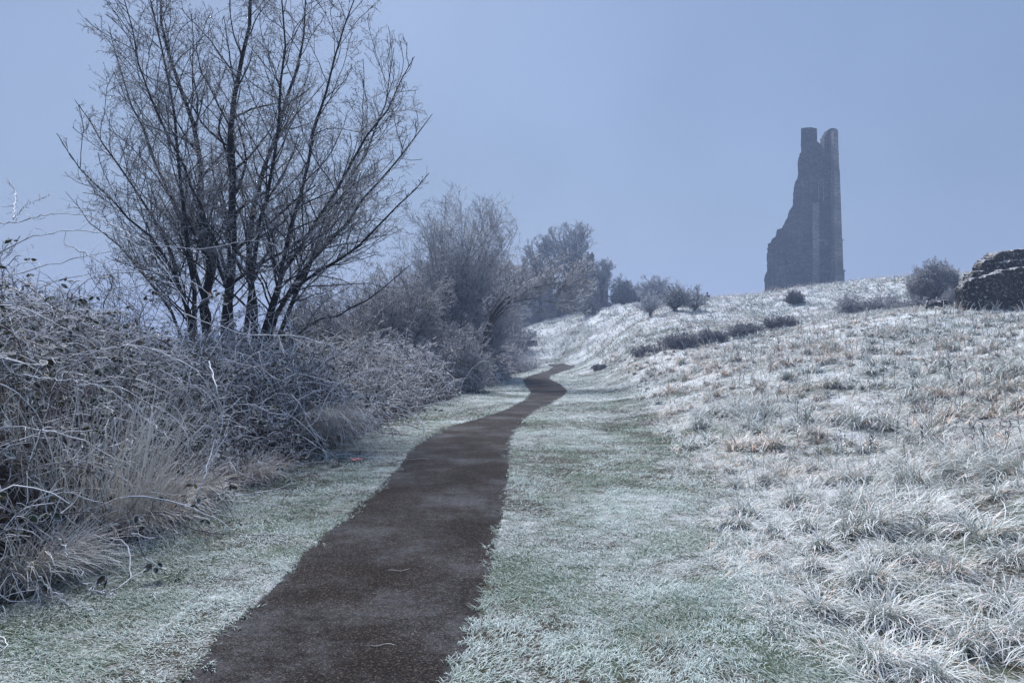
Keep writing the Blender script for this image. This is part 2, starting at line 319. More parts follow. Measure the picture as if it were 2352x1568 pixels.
def build_path():
    ys = np.concatenate([np.linspace(-8, 2, 20), np.geomspace(2.02, 73.5, 900)]); us = np.linspace(0, 1, 26)
    y, u = np.meshgrid(ys, us, indexing='ij')
    l = path_l(y); r = path_r(y)
    wob = .055 * (fbm(l * 4, y * 4, 5, 4) - .5) * 2; wor = .055 * (fbm(r * 4, y * 4, 5, 4) - .5) * 2
    x = (l + wob - .03) * (1 - u) + (r + wor + .03) * u
    z = base_h(x, y) + .012 * (1 - (2 * u - 1) ** 4) - .012
    V = np.stack([x, y, z], -1).reshape(-1, 3); n = len(us)
    i = np.arange(len(ys) - 1)[:, None]; j = np.arange(n - 1)[None]
    F = np.stack([i * n + j, i * n + j + 1, (i + 1) * n + j + 1, (i + 1) * n + j], -1).reshape(-1, 4)
    e = np.abs(2 * u - 1).ravel()
    C = np.concatenate([np.stack([e] * 3, -1), np.ones((len(e), 1))], 1)
    me = mesh_np("path", V, F, C, smooth=True)
    m, t, b = nmat("tarmac", .9, .08); N = t.nodes; L = t.links
    tc = N.new("ShaderNodeTexCoord"); at = N.new("ShaderNodeAttribute"); at.attribute_name = "Col"
    def noise(s, d=4, r=.6):
        q = N.new("ShaderNodeTexNoise"); q.inputs["Scale"].default_value = s; q.inputs["Detail"].default_value = d; q.inputs["Roughness"].default_value = r
        L.new(tc.outputs["Object"], q.inputs[0]); return q
    vo = N.new("ShaderNodeTexVoronoi"); vo.inputs["Scale"].default_value = 120; L.new(tc.outputs["Object"], vo.inputs[0])
    sp = N.new("ShaderNodeSeparateColor"); L.new(vo.outputs["Color"], sp.inputs[0])
    cr = N.new("ShaderNodeValToRGB"); L.new(sp.outputs[0], cr.inputs[0])
    el = cr.color_ramp.elements; el[0].color = (.009, .0074, .0066, 1); el[1].color = (.033, .0245, .0195, 1)
    e = el.new(.55); e.color = (.011, .0095, .009, 1); e = el.new(.82); e.color = (.034, .027, .0225, 1); e = el.new(.94); e.color = (.085, .078, .076, 1)
    n0 = noise(1.3, 5, .6)
    r0 = N.new("ShaderNodeMapRange"); r0.inputs[1].default_value = .3; r0.inputs[2].default_value = .7; r0.inputs[3].default_value = .75; r0.inputs[4].default_value = 1.35; L.new(n0.outputs[0], r0.inputs[0])
    mm = N.new("ShaderNodeMix"); mm.data_type = 'RGBA'; mm.blend_type = 'MULTIPLY'; mm.inputs[0].default_value = 1
    L.new(cr.outputs[0], mm.inputs[6]); L.new(r0.outputs[0], mm.inputs[7])
    # rime dust in worn patches, thick at the verge
    n1 = noise(.9, 6, .65); n2 = noise(160, 3, .7); n4 = noise(14, 4, .7)
    s1 = N.new("ShaderNodeMath"); s1.operation = 'MULTIPLY_ADD'; L.new(n1.outputs[0], s1.inputs[0]); s1.inputs[1].default_value = 1.25; L.new(n2.outputs[0], s1.inputs[2])
    s2 = N.new("ShaderNodeMath"); s2.operation = 'MULTIPLY_ADD'; L.new(n4.outputs[0], s2.inputs[0]); s2.inputs[1].default_value = .45; L.new(s1.outputs[0], s2.inputs[2])
    mr = N.new("ShaderNodeMapRange"); mr.inputs[1].default_value = 1.30; mr.inputs[2].default_value = 1.8; mr.inputs[4].default_value = .20; L.new(s2.outputs[0], mr.inputs[0])
    pe = N.new("ShaderNodeMath"); pe.operation = 'POWER'; L.new(at.outputs["Fac"], pe.inputs[0]); pe.inputs[1].default_value = 22
    n3 = noise(7, 4, .7); me_ = N.new("ShaderNodeMapRange"); me_.inputs[1].default_value = .42; me_.inputs[2].default_value = .62; L.new(n3.outputs[0], me_.inputs[0])
    pm = N.new("ShaderNodeMath"); pm.operation = 'MULTIPLY'; L.new(pe.outputs[0], pm.inputs[0]); L.new(me_.outputs[0], pm.inputs[1])
    mxm = N.new("ShaderNodeMath"); mxm.operation = 'MAXIMUM'; L.new(mr.outputs[0], mxm.inputs[0]); L.new(pm.outputs[0], mxm.inputs[1])
    mx = N.new("ShaderNodeMix"); mx.data_type = 'RGBA'; mx.inputs[7].default_value = (.55, .6, .68, 1)
    L.new(mxm.outputs[0], mx.inputs[0]); L.new(mm.outputs[2], mx.inputs[6]); L.new(mx.outputs[2], b.inputs["Base Color"])
    bu = N.new("ShaderNodeBump"); bu.inputs["Strength"].default_value = .7; bu.inputs["Distance"].default_value = .006
    L.new(vo.outputs["Distance"], bu.inputs["Height"]); L.new(bu.outputs[0], b.inputs["Normal"])
    put("path", me, m, kind="structure")
build_path()

# ------------------------------------------------------------------ blades of grass
FR = np.array([.86, .90, .92]); FRG = np.array([.68, .79, .79]); GREEN = np.array([.05, .12, .055]); GREY_G = np.array([.20, .27, .22]); STRAW = np.array([.58, .36, .21]); BROWN = np.array([.16, .10, .06])
def blades(P, az, L, e0, e1, w, cb, ct, K=4):
    """ribbons: P roots (n,3); az heading; L length; e0,e1 elevation angle at root and tip; w width; cb,ct colours (n,3)"""
    n = len(P); t = (np.arange(K - 1) + .5) / (K - 1)
    el = e0[:, None] * (1 - t) + e1[:, None] * t
    dh = np.cos(el) * (L / (K - 1))[:, None]; dz = np.sin(el) * (L / (K - 1))[:, None]
    hh = np.concatenate([np.zeros((n, 1)), np.cumsum(dh, 1)], 1); zz = np.concatenate([np.zeros((n, 1)), np.cumsum(dz, 1)], 1)
    tw = rng(n).normal(0, .55, n)[:, None] * t[None]
    sx, sy = np.sin(az), np.cos(az); z1 = np.zeros((n, 1))
    C = np.stack([P[:, 0:1] + np.concatenate([z1, np.cumsum(dh * np.sin(az[:, None] + tw), 1)], 1), P[:, 1:2] + np.concatenate([z1, np.cumsum(dh * np.cos(az[:, None] + tw), 1)], 1), P[:, 2:3] + zz], -1)
    side = np.stack([sy, -sx, np.zeros(n)], -1)[:, None]
    ww = (w[:, None] * np.interp(np.linspace(0, 1, K), [0, .4, .8, 1], [.8, 1, .8, .3]))[..., None] * .5
    V = np.stack([C - side * ww, C + side * ww], 2).reshape(-1, 3)
    k = np.arange(K - 1); b = (np.arange(n) * K * 2)[:, None]
    F = np.stack([b + 2 * k, b + 2 * k + 1, b + 2 * k + 3, b + 2 * k + 2], -1).reshape(-1, 4)
    tt = np.linspace(0, 1, K) ** .7
    cl = cb[:, None] * (1 - tt[:, None]) + ct[:, None] * tt[:, None]
    cl = np.repeat(cl[:, :, None], 2, 2).reshape(-1, 3)
    return V, F, np.concatenate([cl, np.ones((len(cl), 1))], 1)
def polar(g, n, r0, r1, a0=-46, a1=46, p=2.0):
    u = g.random(n); r = (r0 ** p + u * (r1 ** p - r0 ** p)) ** (1 / p); a = R_(1) * (a0 + (a1 - a0) * g.random(n))
    return r * np.sin(a), r * np.cos(a)
def mixc(a, b, t): return a * (1 - t[:, None]) + b * t[:, None]

def g0(x, y): return vnoise(x * 21, y * 21, 99)
def lawn(name, label, mask, seed, bands):
    g = rng(seed); parts = []
    for r0, r1, dens, w, Lm in bands:
        area = R_(92) * .5 * (r1 * r1 - r0 * r0); n = int(area * dens)
        x, y = polar(g, n, r0, r1)
        k = mask(x, y) & (g.random(n) < .35 + 1.0 * sstep(.28, .6, fbm(x * 9, y * 9, 77))); x, y = x[k], y[k]; n = len(x)
        z = ht(x, y) - .006
        flow = fbm(x * .7, y * .7, 61) * 12; az = flow + g.normal(0, .9, n)
        L = Lm * (.55 + .9 * g.random(n)) * (.6 + .8 * vnoise(x * 4, y * 4, 63))
        e0 = R_(1) * g.uniform(25, 75, n); e1 = R_(1) * g.uniform(-35, 20, n)
        patch = sstep(.38, .64, fbm(x * 2.3, y * 2.3, 65, 4)); fr = np.clip(.92 - .36 * patch + g.normal(0, .22, n), .05, 1.15)
        dry = sstep(.56, .7, fbm(x * 1.7, y * 1.7, 67)) * (g.random(n) < .35)
        base = mixc(np.broadcast_to(GREEN, (n, 3)), BROWN, np.maximum(dry, (g.random(n) < .1) * 1.))
        cb = mixc(base, FRG, fr * .15); ct = mixc(base, FRG, fr)
        parts.append(blades(np.stack([x, y, z], -1), az, L, e0, e1, np.full(n, w) * g.uniform(.7, 1.5, n), cb, ct, 4))
    V, F, C = join(parts)
    put(name, mesh_np(name, V, F, C), M_BLADE, kind="stuff", label=label, cat="grass")
LB = [(1.5, 3.2, 1500, .004, .045), (3.2, 5.5, 7000, .0032, .045), (5.5, 9, 3800, .0042, .045), (9, 15, 1500, .0062, .05), (15, 27, 520, .010, .06), (27, 45, 150, .018, .08), (45, 75, 45, .032, .1)]
lawn("verge_grass", "short frosted grass verge between the path and the brambles",
     lambda x, y: (x < path_l(y) + .3) & (x > path_l(y) - 3.2) & ~on_path(x, y, -.15 * g0(x, y) ** 2), 101, LB)
lawn("mown_grass", "short mown frosted grass between the path and the rough meadow",
     lambda x, y: (x > path_r(y) - .3) & (meadow(x, y) < .25) & ~on_path(x, y, -.15 * g0(x, y) ** 2), 102, LB)

def rough():
    g = rng(7); parts = []
    def tone(x, y, n, warm=0.0):
        s = sstep(.50, .68, fbm(x * .55, y * .55, 71) + .10 * sstep(10, 25, np.hypot(x, y)) - .03 + warm)
        dry = g.random(n) < (.10 + .38 * s); gr = g.random(n) < .4
        base = np.where(dry[:, None], STRAW * g.uniform(.7, 1.3, (n, 1)), np.where(gr[:, None], GREEN, GREY_G) * g.uniform(.6, 1.2, (n, 1)))
        fr = np.clip(.93 - .24 * dry - .35 * (g.random(n) < .15) + g.normal(0, .10, n), .1, 1)
        return mixc(base, FR, fr * .12), mixc(base, FR, fr)
    # tussocks
    for r0, r1, dens, nb, w, Lr in [(2.6, 6, 6.5, 260, .0042, (.15, .46)), (6, 11, 5.2, 160, .0062, (.16, .50)), (11, 19, 2.9, 115, .012, (.18, .62)), (19, 34, 1.5, 80, .021, (.2, .62)), (34, 52, 1.3, 28, .032, (.25, .45))]:
        area = R_(92) * .5 * (r1 * r1 - r0 * r0); n = int(area * dens); x, y = polar(g, n, r0, r1)
        k = meadow(x, y) > .05 + .35 * g.random(n); x, y = x[k], y[k]; n = len(x)
        size = g.uniform(.55, 1.15, n) * (.45 + 1.05 * vnoise(x * .9, y * .9, 73)) * (.55 + .45 * sstep(0, 1.5, meadow(x, y)))
        lean = fbm(x * .5, y * .5, 75) * 9
        X = np.repeat(x, nb); Yy = np.repeat(y, nb); S = np.repeat(size, nb); Ln = np.repeat(lean, nb); m = len(X)
        rr = .11 * S * np.sqrt(g.random(m)); aa = g.random(m) * 6.283
        px = X + rr * np.sin(aa); py = Yy + rr * np.cos(aa)
        L = S * g.uniform(Lr[0], Lr[1], m)
        az = np.where(g.random(m) < .45, Ln + g.normal(0, .6, m), aa + g.normal(0, .5, m))
        e0 = R_(1) * g.uniform(45, 88, m); e1 = R_(1) * g.uniform(-75, 25, m)
        wv = np.full(m, w) * g.uniform(.6, 1.5, m)
        tw = np.repeat((g.random(n) < .12) * .16, nb)
        cb, ct = tone(px, py, m, tw)
        parts.append(blades(np.stack([px, py, ht(px, py) - .02], -1), az, L, e0, e1, wv, cb, ct, 6 if r0 < 11 else 4))
    # matted filler
    for r0, r1, dens, w, Lm in [(2.2, 6, 1900, .0042, .13), (6, 11, 700, .006, .15), (11, 19, 230, .010, .17), (19, 34, 80, .018, .2), (34, 52, 45, .032, .25)]:
        area = R_(92) * .5 * (r1 * r1 - r0 * r0); n = int(area * dens); x, y = polar(g, n, r0, r1)
        k = (meadow(x, y) > -.15); x, y = x[k], y[k]; n = len(x)
        k = g.random(n) < .2 + 1.2 * sstep(.3, .6, fbm(x * 3, y * 3, 79)); x, y = x[k], y[k]; n = len(x)
        az = fbm(x * .8, y * .8, 81) * 12 + g.normal(0, .8, n)
        cb, ct = tone(x, y, n)
        parts.append(blades(np.stack([x, y, ht(x, y) - .01], -1), az, Lm * g.uniform(.4, 1.4, n), R_(1) * g.uniform(20, 80, n), R_(1) * g.uniform(-50, 20, n), w * g.uniform(.6, 1.4, n), cb, ct, 4))
    # tall thin seed stalks
    n = 5200; x, y = polar(g, n, 3.2, 40, p=1.3); k = meadow(x, y) > .6; x, y = x[k], y[k]; n = len(x); r = np.hypot(x, y)
    cb, ct = tone(x, y, n, .05)
    parts.append(blades(np.stack([x, y, ht(x, y)], -1), fbm(x * .3, y * .3, 83) * 9 + g.normal(0, .8, n), g.uniform(.3, .75, n), R_(1) * g.uniform(60, 88, n), R_(1) * g.uniform(-25, 75, n), np.maximum(.003, .0006 * r) * g.uniform(.8, 1.4, n), cb, ct, 6))
    V, F, C = join(parts)
    put("meadow_grass", mesh_np("meadow_grass", V, F, C), M_BLADE, kind="stuff", label="long tussocky meadow grass stiff with white frost", cat="grass")
rough()

def hill_grass():
    g = rng(17); parts = []
    for r0, r1, dens, w, Lm in [(44, 62, 55, .045, .26), (62, 84, 36, .06, .28), (84, 112, 12, .085, .32)]:
        area = R_(60) * .5 * (r1 * r1 - r0 * r0); n = int(area * dens); x, y = polar(g, n, r0, r1, -12, 48)
        k = ((meadow(x, y) > 0) | (y > 74)) & (x > path_r(y) * (y < 74)) & (x > -3); x, y = x[k], y[k]; n = len(x)
        hum = vnoise(x * .55 + y * .25, y * 1.1, 17)
        k = g.random(n) < .35 + .9 * sstep(.35, .7, vnoise(x * 1.5, y * 1.5, 19)); x, y = x[k], y[k]; n = len(x)
        s = sstep(.5, .66, fbm(x * .22, y * .22, 91)); dry = g.random(n) < .15 + .4 * s
        base = np.where(dry[:, None], STRAW * .9, GREEN)
        pat = sstep(.45, .65, fbm(x * .4, y * .8, 93)); fr = np.clip(.84 - .42 * pat + g.normal(0, .14, n), .05, 1)
        az = -1.3 + g.normal(0, 1.0, n)
        parts.append(blades(np.stack([x, y, ht(x, y) - .03], -1), az, Lm * g.uniform(.5, 1.4, n), R_(1) * g.uniform(30, 85, n), R_(1) * g.uniform(-50, 50, n), w * g.uniform(.6, 1.4, n), mixc(base, FR, fr * .3), mixc(base, FR, fr), 4))
    # wisps on the crest
    n = 2600; a = R_(1) * g.uniform(10, 36, n); rr = g.uniform(72, 100, n); x = rr * np.sin(a); y = rr * np.cos(a)
    k = fbm(x * .2, y * .2, 95) > .45; x, y = x[k], y[k]; n = len(x)
    c = np.broadcast_to(STRAW * .5 + FR * .35, (n, 3))
    parts.append(blades(np.stack([x, y, ht(x, y)], -1), 1.2 + g.normal(0, .6, n), g.uniform(.35, .95, n), R_(1) * g.uniform(60, 88, n), R_(1) * g.uniform(30, 70, n), np.full(n, .028), c, c, 4))
    V, F, C = join(parts)
    put("hillside_grass", mesh_np("hillside_grass", V, F, C), M_BLADE, kind="stuff", label="frosted hummocky grass on the hillside below the ruined tower", cat="grass")
hill_grass()

# ------------------------------------------------------------------ tubes and branching
def tubes(P, Rd, S, C):
    """P (n,K,3) centre lines, Rd (n,K) radii, S sides, C (n,K,4) colours"""
    n, K = P.shape[:2]
    T = np.empty_like(P); T[:, 1:-1] = P[:, 2:] - P[:, :-2]; T[:, 0] = P[:, 1] - P[:, 0]; T[:, -1] = P[:, -1] - P[:, -2]; T = norm(T)
    mt = norm(T.mean(1)); ref = np.zeros((n, 3)); ref[np.arange(n), np.argmin(np.abs(mt), 1)] = 1
    A = norm(np.cross(T, ref[:, None])); B = np.cross(T, A)
    an = np.arange(S) * 2 * math.pi / S
    V = P[:, :, None] + Rd[:, :, None, None] * (A[:, :, None] * np.cos(an)[:, None] + B[:, :, None] * np.sin(an)[:, None])
    b = (np.arange(n) * K * S)[:, None, None]; k = np.arange(K - 1)[None, :, None]; s = np.arange(S)[None, None]; s2 = (s + 1) % S
    F = np.stack([b + k * S + s, b + k * S + s2, b + (k + 1) * S + s2, b + (k + 1) * S + s], -1).reshape(-1, 4)
    return V.reshape(-1, 3), F, np.repeat(C[:, :, None], S, 2).reshape(-1, 4)
def grow(g, P0, D0, L, R0, K, wander, trop, taper=.35):
    n = len(P0); P = np.empty((n, K, 3)); P[:, 0] = P0; d = norm(D0); tv = np.array(trop)
    st = (L / (K - 1))[:, None]
    for k in range(1, K):
        d = norm(d + g.normal(0, wander, (n, 3)) + tv * (1.0 / (K - 1)))
        P[:, k] = P[:, k - 1] + d * st
    Rd = R0[:, None] * (1 - (1 - taper) * np.linspace(0, 1, K)[None])
    return P, Rd
def spawn(g, P, Rd, nper, t0, t1, ang, lo, hi, lf, rf, rmin, taperlen=.6):
    """children: returns P0, D0, L, R0"""
    n, K = P.shape[:2]; N = n * nper; idx = np.repeat(np.arange(n), nper)
    t = t0 + (t1 - t0) * ((np.tile(np.arange(nper), n) + g.random(N)) / nper); f = np.clip(t * (K - 1), 0, K - 1.001); k = f.astype(int); f = f - k
    p = P[idx, k] * (1 - f[:, None]) + P[idx, k + 1] * f[:, None]; d = norm(P[idx, k + 1] - P[idx, k])
    r = Rd[idx, k] * (1 - f) + Rd[idx, k + 1] * f
    rv = g.normal(0, 1, (N, 3)); pe = norm(rv - (rv * d).sum(-1, keepdims=True) * d)
    a = R_(1) * g.normal(ang[0], ang[1], N)
    D = d * np.cos(a)[:, None] + pe * np.sin(a)[:, None]
    plen = np.linalg.norm(P[:, 1:] - P[:, :-1], axis=-1).sum(1)[idx]
    L = np.clip(plen * lf, 0, hi) * (1 - taperlen * t) * g.uniform(.6, 1.3, N); L = np.maximum(L, lo)
    k = g.random(N) < np.clip(plen / np.percentile(plen, 75), .12, 1)      # short shoots carry few twigs
    return p[k], D[k], L[k], np.maximum(r * rf, rmin)[k]
def clipenv(P0, D0, L, c, rad, soft=1.0):
    """shorten branches so that they stay within an ellipsoid"""
    d = norm(D0); q = (P0 - c) / rad; e = d / rad
    A = (e * e).sum(-1); B = (q * e).sum(-1); Cc = (q * q).sum(-1) - 1
    disc = np.maximum(B * B - A * Cc, 0); s = (-B + np.sqrt(disc)) / A
    s = np.where(Cc > 0, .15, s)
    return np.minimum(L, np.maximum(s * soft, .08))
def bark_cols(Rd, thick, thin, r1, frost0=.25, frost1=.9):
    t = np.clip(1 - Rd / r1, 0, 1)[..., None]
    c = np.array(thick) * (1 - t) + np.array(thin) * t
    return np.concatenate([c, frost0 + (frost1 - frost0) * t], -1)
def tree(name, label, cat, loc, stems, levels, env=None, thick=(.022, .019, .017), thin=(.07, .065, .065), r1=.03, seed=1, group=None, fr=(.15, .8), trunk_s=8, stem_level=1, trunk_name="trunk", crown_name="crown", crown_mat=None):
    """stems: list of (points (k,3), r0, r1); levels: dicts; the first stem_level generations make the trunk"""
    g = rng(seed); K = 14; P = []; Rd = []
    for pts, a, b in stems:
        pts = np.array(pts, float); s = np.concatenate([[0], np.cumsum(np.linalg.norm(np.diff(pts, axis=0), axis=1))]); s /= s[-1]
        t = np.linspace(0, 1, K)
        # smooth through the points
        q = np.stack([np.interp(t, s, pts[:, i]) for i in range(3)], -1)
        for _ in range(2): q[1:-1] = q[1:-1] * .5 + (q[2:] + q[:-2]) * .25
        q[1:-1] += g.normal(0, .012 * np.linalg.norm(q[-1] - q[0]) / 2, (K - 2, 3)) * .7
        P.append(q); Rd.append(a * (1 - t) ** 1 + b * t + a * .35 * np.exp(-t * 18))
    P = np.array(P); Rd = np.array(Rd)
    tp = [tubes(P, Rd, trunk_s, bark_cols(Rd, thick, thin, r1, *fr))]; cp = []
    allP = [(P, Rd)]
    for i, lv in enumerate(levels):
        src = allP[lv.get("src", i)]
        p, d, L, r = spawn(g, src[0], src[1], lv["n"], lv.get("t0", .25), lv.get("t1", .98), lv["ang"], lv.get("lo", .1), lv.get("hi", 9), lv["lf"], lv.get("rf", .6), lv["rmin"], lv.get("tl", .6))
        if "up" in lv: d = norm(d + np.array([0, 0, lv["up"]]))
        if env is not None and lv.get("env", True): L = clipenv(p, d, L, env[0], env[1], lv.get("soft", 1.0))
        Pn, Rn = grow(g, p, d, L, r, lv["K"], lv.get("w", .12), lv.get("trop", (0, 0, .3)), lv.get("taper", .35))
        Rn = np.maximum(Rn, lv["rmin"] * .8)
        allP.append((Pn, Rn)); t_ = tubes(Pn, Rn, lv.get("S", 3), bark_cols(Rn, thick, thin, r1, *fr))
        (tp if i < stem_level - 1 else cp).append(t_)
    T = thing(name, loc, label, cat, group)
    V, F, C = join(tp); put(trunk_name, mesh_np(trunk_name, V, F, C, True), M_BARK, T)
    if cp:
        V, F, C = join(cp); put(crown_name, mesh_np(crown_name, V, F, C), crown_mat or M_TWIG, T)
    return T, allP

# the big many-stemmed tree behind the brambles
def big_tree():
    Y0 = 16.0
    base = ray(540, 972, Y0)
    st = [  # polyline in view, depth offset at the tip, radii
        ([(490, 972), (482, 780), (475, 660), (462, 462), (466, 374), (436, 264), (387, 154), (370, 44), (362, -90)], 1.2, .13, .018),
        ([(530, 972), (520, 780), (524, 660), (535, 528), (543, 440), (532, 352), (546, 176), (572, 44), (585, -120)], -.6, .155, .02),
        ([(475, 972), (455, 780), (440, 660), (422, 440), (396, 264), (392, 176), (345, 10), (330, -60)], -1.8, .075, .012),
        ([(470, 972), (440, 760), (418, 651), (374, 541), (308, 431), (246, 343), (205, 285), (172, 230)], .6, .075, .010),
        ([(560, 972), (585, 760), (590, 638), (563, 528), (585, 418), (651, 286), (686, 132), (700, 15), (705, -60)], 1.8, .115, .013),
        ([(570, 972), (610, 760), (634, 660), (660, 594), (691, 440), (726, 286), (770, 132), (805, 15), (825, -30)], -1.2, .085, .012),
        ([(575, 972), (625, 760), (660, 660), (748, 572), (836, 462), (902, 374), (968, 300), (993, 262)], .4, .09, .009),
        ([(580, 972), (600, 790), (650, 672), (704, 642), (814, 572), (880, 515), (960, 440), (985, 398)], -2.0, .07, .009),
        ([(470, 972), (445, 790), (430, 690), (383, 572), (308, 510), (229, 442), (180, 372), (160, 352)], -1.5, .065, .009),
        ([(560, 972), (600, 740), (690, 560), (790, 410), (870, 270), (930, 165), (952, 130)], -.8, .085, .009),
        ([(500, 972), (478, 700), (430, 540), (360, 380), (300, 250), (262, 130), (250, 60)], 2.2, .075, .010),
        ([(545, 972), (560, 700), (600, 480), (640, 300), (655, 110), (640, -80)], -2.3, .08, .013),
        ([(585, 972), (660, 700), (760, 500), (850, 330), (900, 200), (905, 110)], 2.3, .075, .009),
        ([(465, 972), (420, 760), (350, 640), (260, 560), (180, 490), (150, 440)], 1.2, .055, .007),
        ([(540, 972), (535, 700), (440, 420), (330, 200), (290, 60), (280, -20)], -2.6, .07, .010),
        ([(595, 972), (640, 800), (720, 740), (850, 690), (940, 610)], -1.6, .05, .008),
    ]
    stems = []
    for pts, dy, a, b in st:
        n = len(pts); q = []
        for i, (px, py) in enumerate(pts):
            q.append(ray(px, py, Y0 + dy * (i / (n - 1)) ** 1.2 + .25 * math.sin(i * 1.7 + dy)))
        q[0][2] = float(ht(q[0][0], q[0][1])) - .1
        stems.append((q, a * .88, b * .85))
    env = (ray(570, 250, Y0), np.array([4.15, 3.3, 7.2]))
    T, _ = tree("bare_tree", "tall bare tree of many fanning dark stems, rising out of the brambles", "tree", (base[0], base[1], 0), stems, [
        dict(n=28, ang=(42, 12), lf=.36, lo=.5, hi=3.0, K=9, w=.13, trop=(0, 0, .38), rmin=.0095, rf=.45, S=5, t0=.27, t1=.97, soft=1.0),
        dict(n=9, ang=(47, 13), lf=.5, lo=.22, hi=1.6, K=7, w=.16, trop=(0, 0, .3), rmin=.0058, rf=.5, S=4, t0=.12, soft=1.1),
        dict(n=7, ang=(50, 16), lf=.5, lo=.14, hi=.6, K=5, w=.22, trop=(0, 0, .2), rmin=.0052, rf=.6, t0=.1, env=False),
        dict(n=4, ang=(52, 20), lf=.5, lo=.05, hi=.22, K=4, w=.3, trop=(0, 0, -.1), rmin=.0040, rf=.8, t0=.2, env=False),
        dict(n=22, ang=(42, 14), lf=.09, lo=.25, hi=.8, K=6, w=.15, trop=(0, 0, .3), rmin=.0045, rf=.2, t0=.28, src=0, env=False),
    ], env=env, thick=(.009, .008, .008), thin=(.085, .08, .085), r1=.018, seed=3, fr=(.06, 1.1), trunk_s=9, stem_level=2)
    return T
big_tree()

def auto_stems(g, root, n, spread, height, r, jit=.1, stop=.8, fork=0.0, foot=.35, ellow=12):
    """n stems rising from a patch of ground (or a fork) to points spread over a dome"""
    out = []; ga = 2.39996
    for i in range(n):
        a = ga * i + g.normal(0, .25); q = (i + .5) / n; el = math.asin(math.sin(R_(ellow)) + (1 - math.sin(R_(ellow))) * q)
        f0 = root + np.array([0, 0, fork * height]); k = stop * g.uniform(.8, 1.08)
        di = np.array([math.sin(a), math.cos(a), 0])
        fo = f0 + di * np.array([spread[0], spread[1], 0]) * foot * math.cos(el) * g.uniform(.2, 1)
        tip = f0 + di * np.array([spread[0], spread[1], 0]) * k * math.cos(el) + np.array([0, 0, height * (1 - fork) * k * math.sin(el)])
        mid = fo * .5 + tip * .5 + np.array([0, 0, .10 * height * math.cos(el)]) + g.normal(0, jit, 3)
        if fork: pts = [root + di * r * .3 - np.array([0, 0, .15]), root * .5 + f0 * .5 + di * r * .5 + g.normal(0, jit * .3, 3), f0 + di * r * .6, mid, tip]
        else: pts = [fo - np.array([0, 0, .15]), fo * .8 + mid * .2, mid, tip]
        out.append((pts, r * g.uniform(.6, 1.0), r * .16))
    return out
def gp(px, Y):
    p = ray(px, 800, Y); return np.array([p[0], Y, float(ht(p[0], Y))])
def zrow(py, Y): return float(ray(1176, py, Y)[2])

def bush(name, label, cat, px, Y, halfw, top_row, seed, n=9, dens=(9, 7, 5, 3), rmin=.008, thin=(.10, .10, .105), fr=(.25, .85), group=None, low=.1, thick=(.03, .026, .023), depth=None, spread=.75, base=None, stems_r=.05, wander=.14, ang=42, fork=0, tropz=.3, crown_c=.5, up=.0, foot=.45, ellow=8, stop=.72):
    g = rng(seed); root = gp(px, Y) if base is None else np.array(base); hw = halfw * Y / 1568; H = zrow(top_row, Y) - root[2]; dp = depth or hw * .9
    st = auto_stems(g, root, n, (hw, dp), H, stems_r, stop=stop, jit=.035 * H, fork=fork, foot=foot, ellow=ellow)
    c = root + np.array([0, 0, H * crown_c]); env = (c, np.array([hw * 1.04, dp * 1.04, H * (1 - crown_c) * 1.03]))
    a, b, d_, e = dens; s = H
    return tree(name, label, cat, root, st, [
        dict(n=a, ang=(ang, 12), lf=.6, lo=.14 * s, hi=.6 * s, K=7, w=wander * .6, trop=(0, 0, tropz), rmin=rmin * 1.6, rf=.55, S=4, t0=low, up=up, tl=.45),
        dict(n=b, ang=(ang + 3, 14), lf=.55, lo=.09 * s, hi=.34 * s, K=5, w=wander, trop=(0, 0, tropz * .7), rmin=rmin, rf=.6, t0=.1),
        dict(n=d_, ang=(ang + 6, 18), lf=.5, lo=.045 * s, hi=.16 * s, K=4, w=wander * 1.3, trop=(0, 0, tropz * .5), rmin=rmin * .8, rf=.7, t0=.1),
        dict(n=e, ang=(ang + 8, 20), lf=.5, lo=.02 * s, hi=.07 * s, K=3, w=wander * 1.5, rmin=rmin * .7, rf=.8, t0=.2, env=False),
    ], env=env, thick=thick, thin=thin, r1=max(.03, rmin * 3.2), seed=seed + 1, fr=fr, trunk_s=6, group=group)[0]

# scrub left of and below the big tree
bush("thorn_bush", "leafless frosted scrub against the sky, left of the big tree", "bush", 60, 9.5, 260, 455, 11, n=10, dens=(8, 6, 4, 2), rmin=.0055, thin=(.07, .068, .072), fr=(.2, .6), stems_r=.025, wander=.2)
bush("thorn_bush", "thin twiggy scrub under the left side of the big tree", "bush", 265, 14.5, 160, 500, 12, n=10, dens=(9, 7, 4, 3), rmin=.0055, thin=(.06, .058, .062), fr=(.2, .6), stems_r=.022, wander=.2)
# the thorn thicket right of the big tree
bush("thorn_thicket", "dark tangled thorn bush right of the big tree, its outer twigs white with frost", "bush", 905, 32, 200, 552, 13, n=34, dens=(12, 9, 6, 4), rmin=.0085, thin=(.055, .045, .037), fr=(.05, .85), stems_r=.06, depth=3.2, wander=.24, ang=50, crown_c=.45)
bush("thorn_thicket", "dark brown tangled bush directly behind the foot of the big tree", "bush", 745, 22, 185, 612, 14, n=34, dens=(12, 9, 6, 4), rmin=.0065, thin=(.045, .037, .030), fr=(.04, .75), stems_r=.045, depth=2.6, wander=.26, ang=55, crown_c=.45)
bush("thorn_thicket", "low dark thorny tangle at the right foot of the tangled thorn bush", "bush", 1072, 30, 78, 712, 15, n=20, dens=(10, 8, 5, 3), rmin=.007, thin=(.10, .095, .09), fr=(.3, 1.0), stems_r=.04, depth=2.0, wander=.26, ang=55, crown_c=.45)
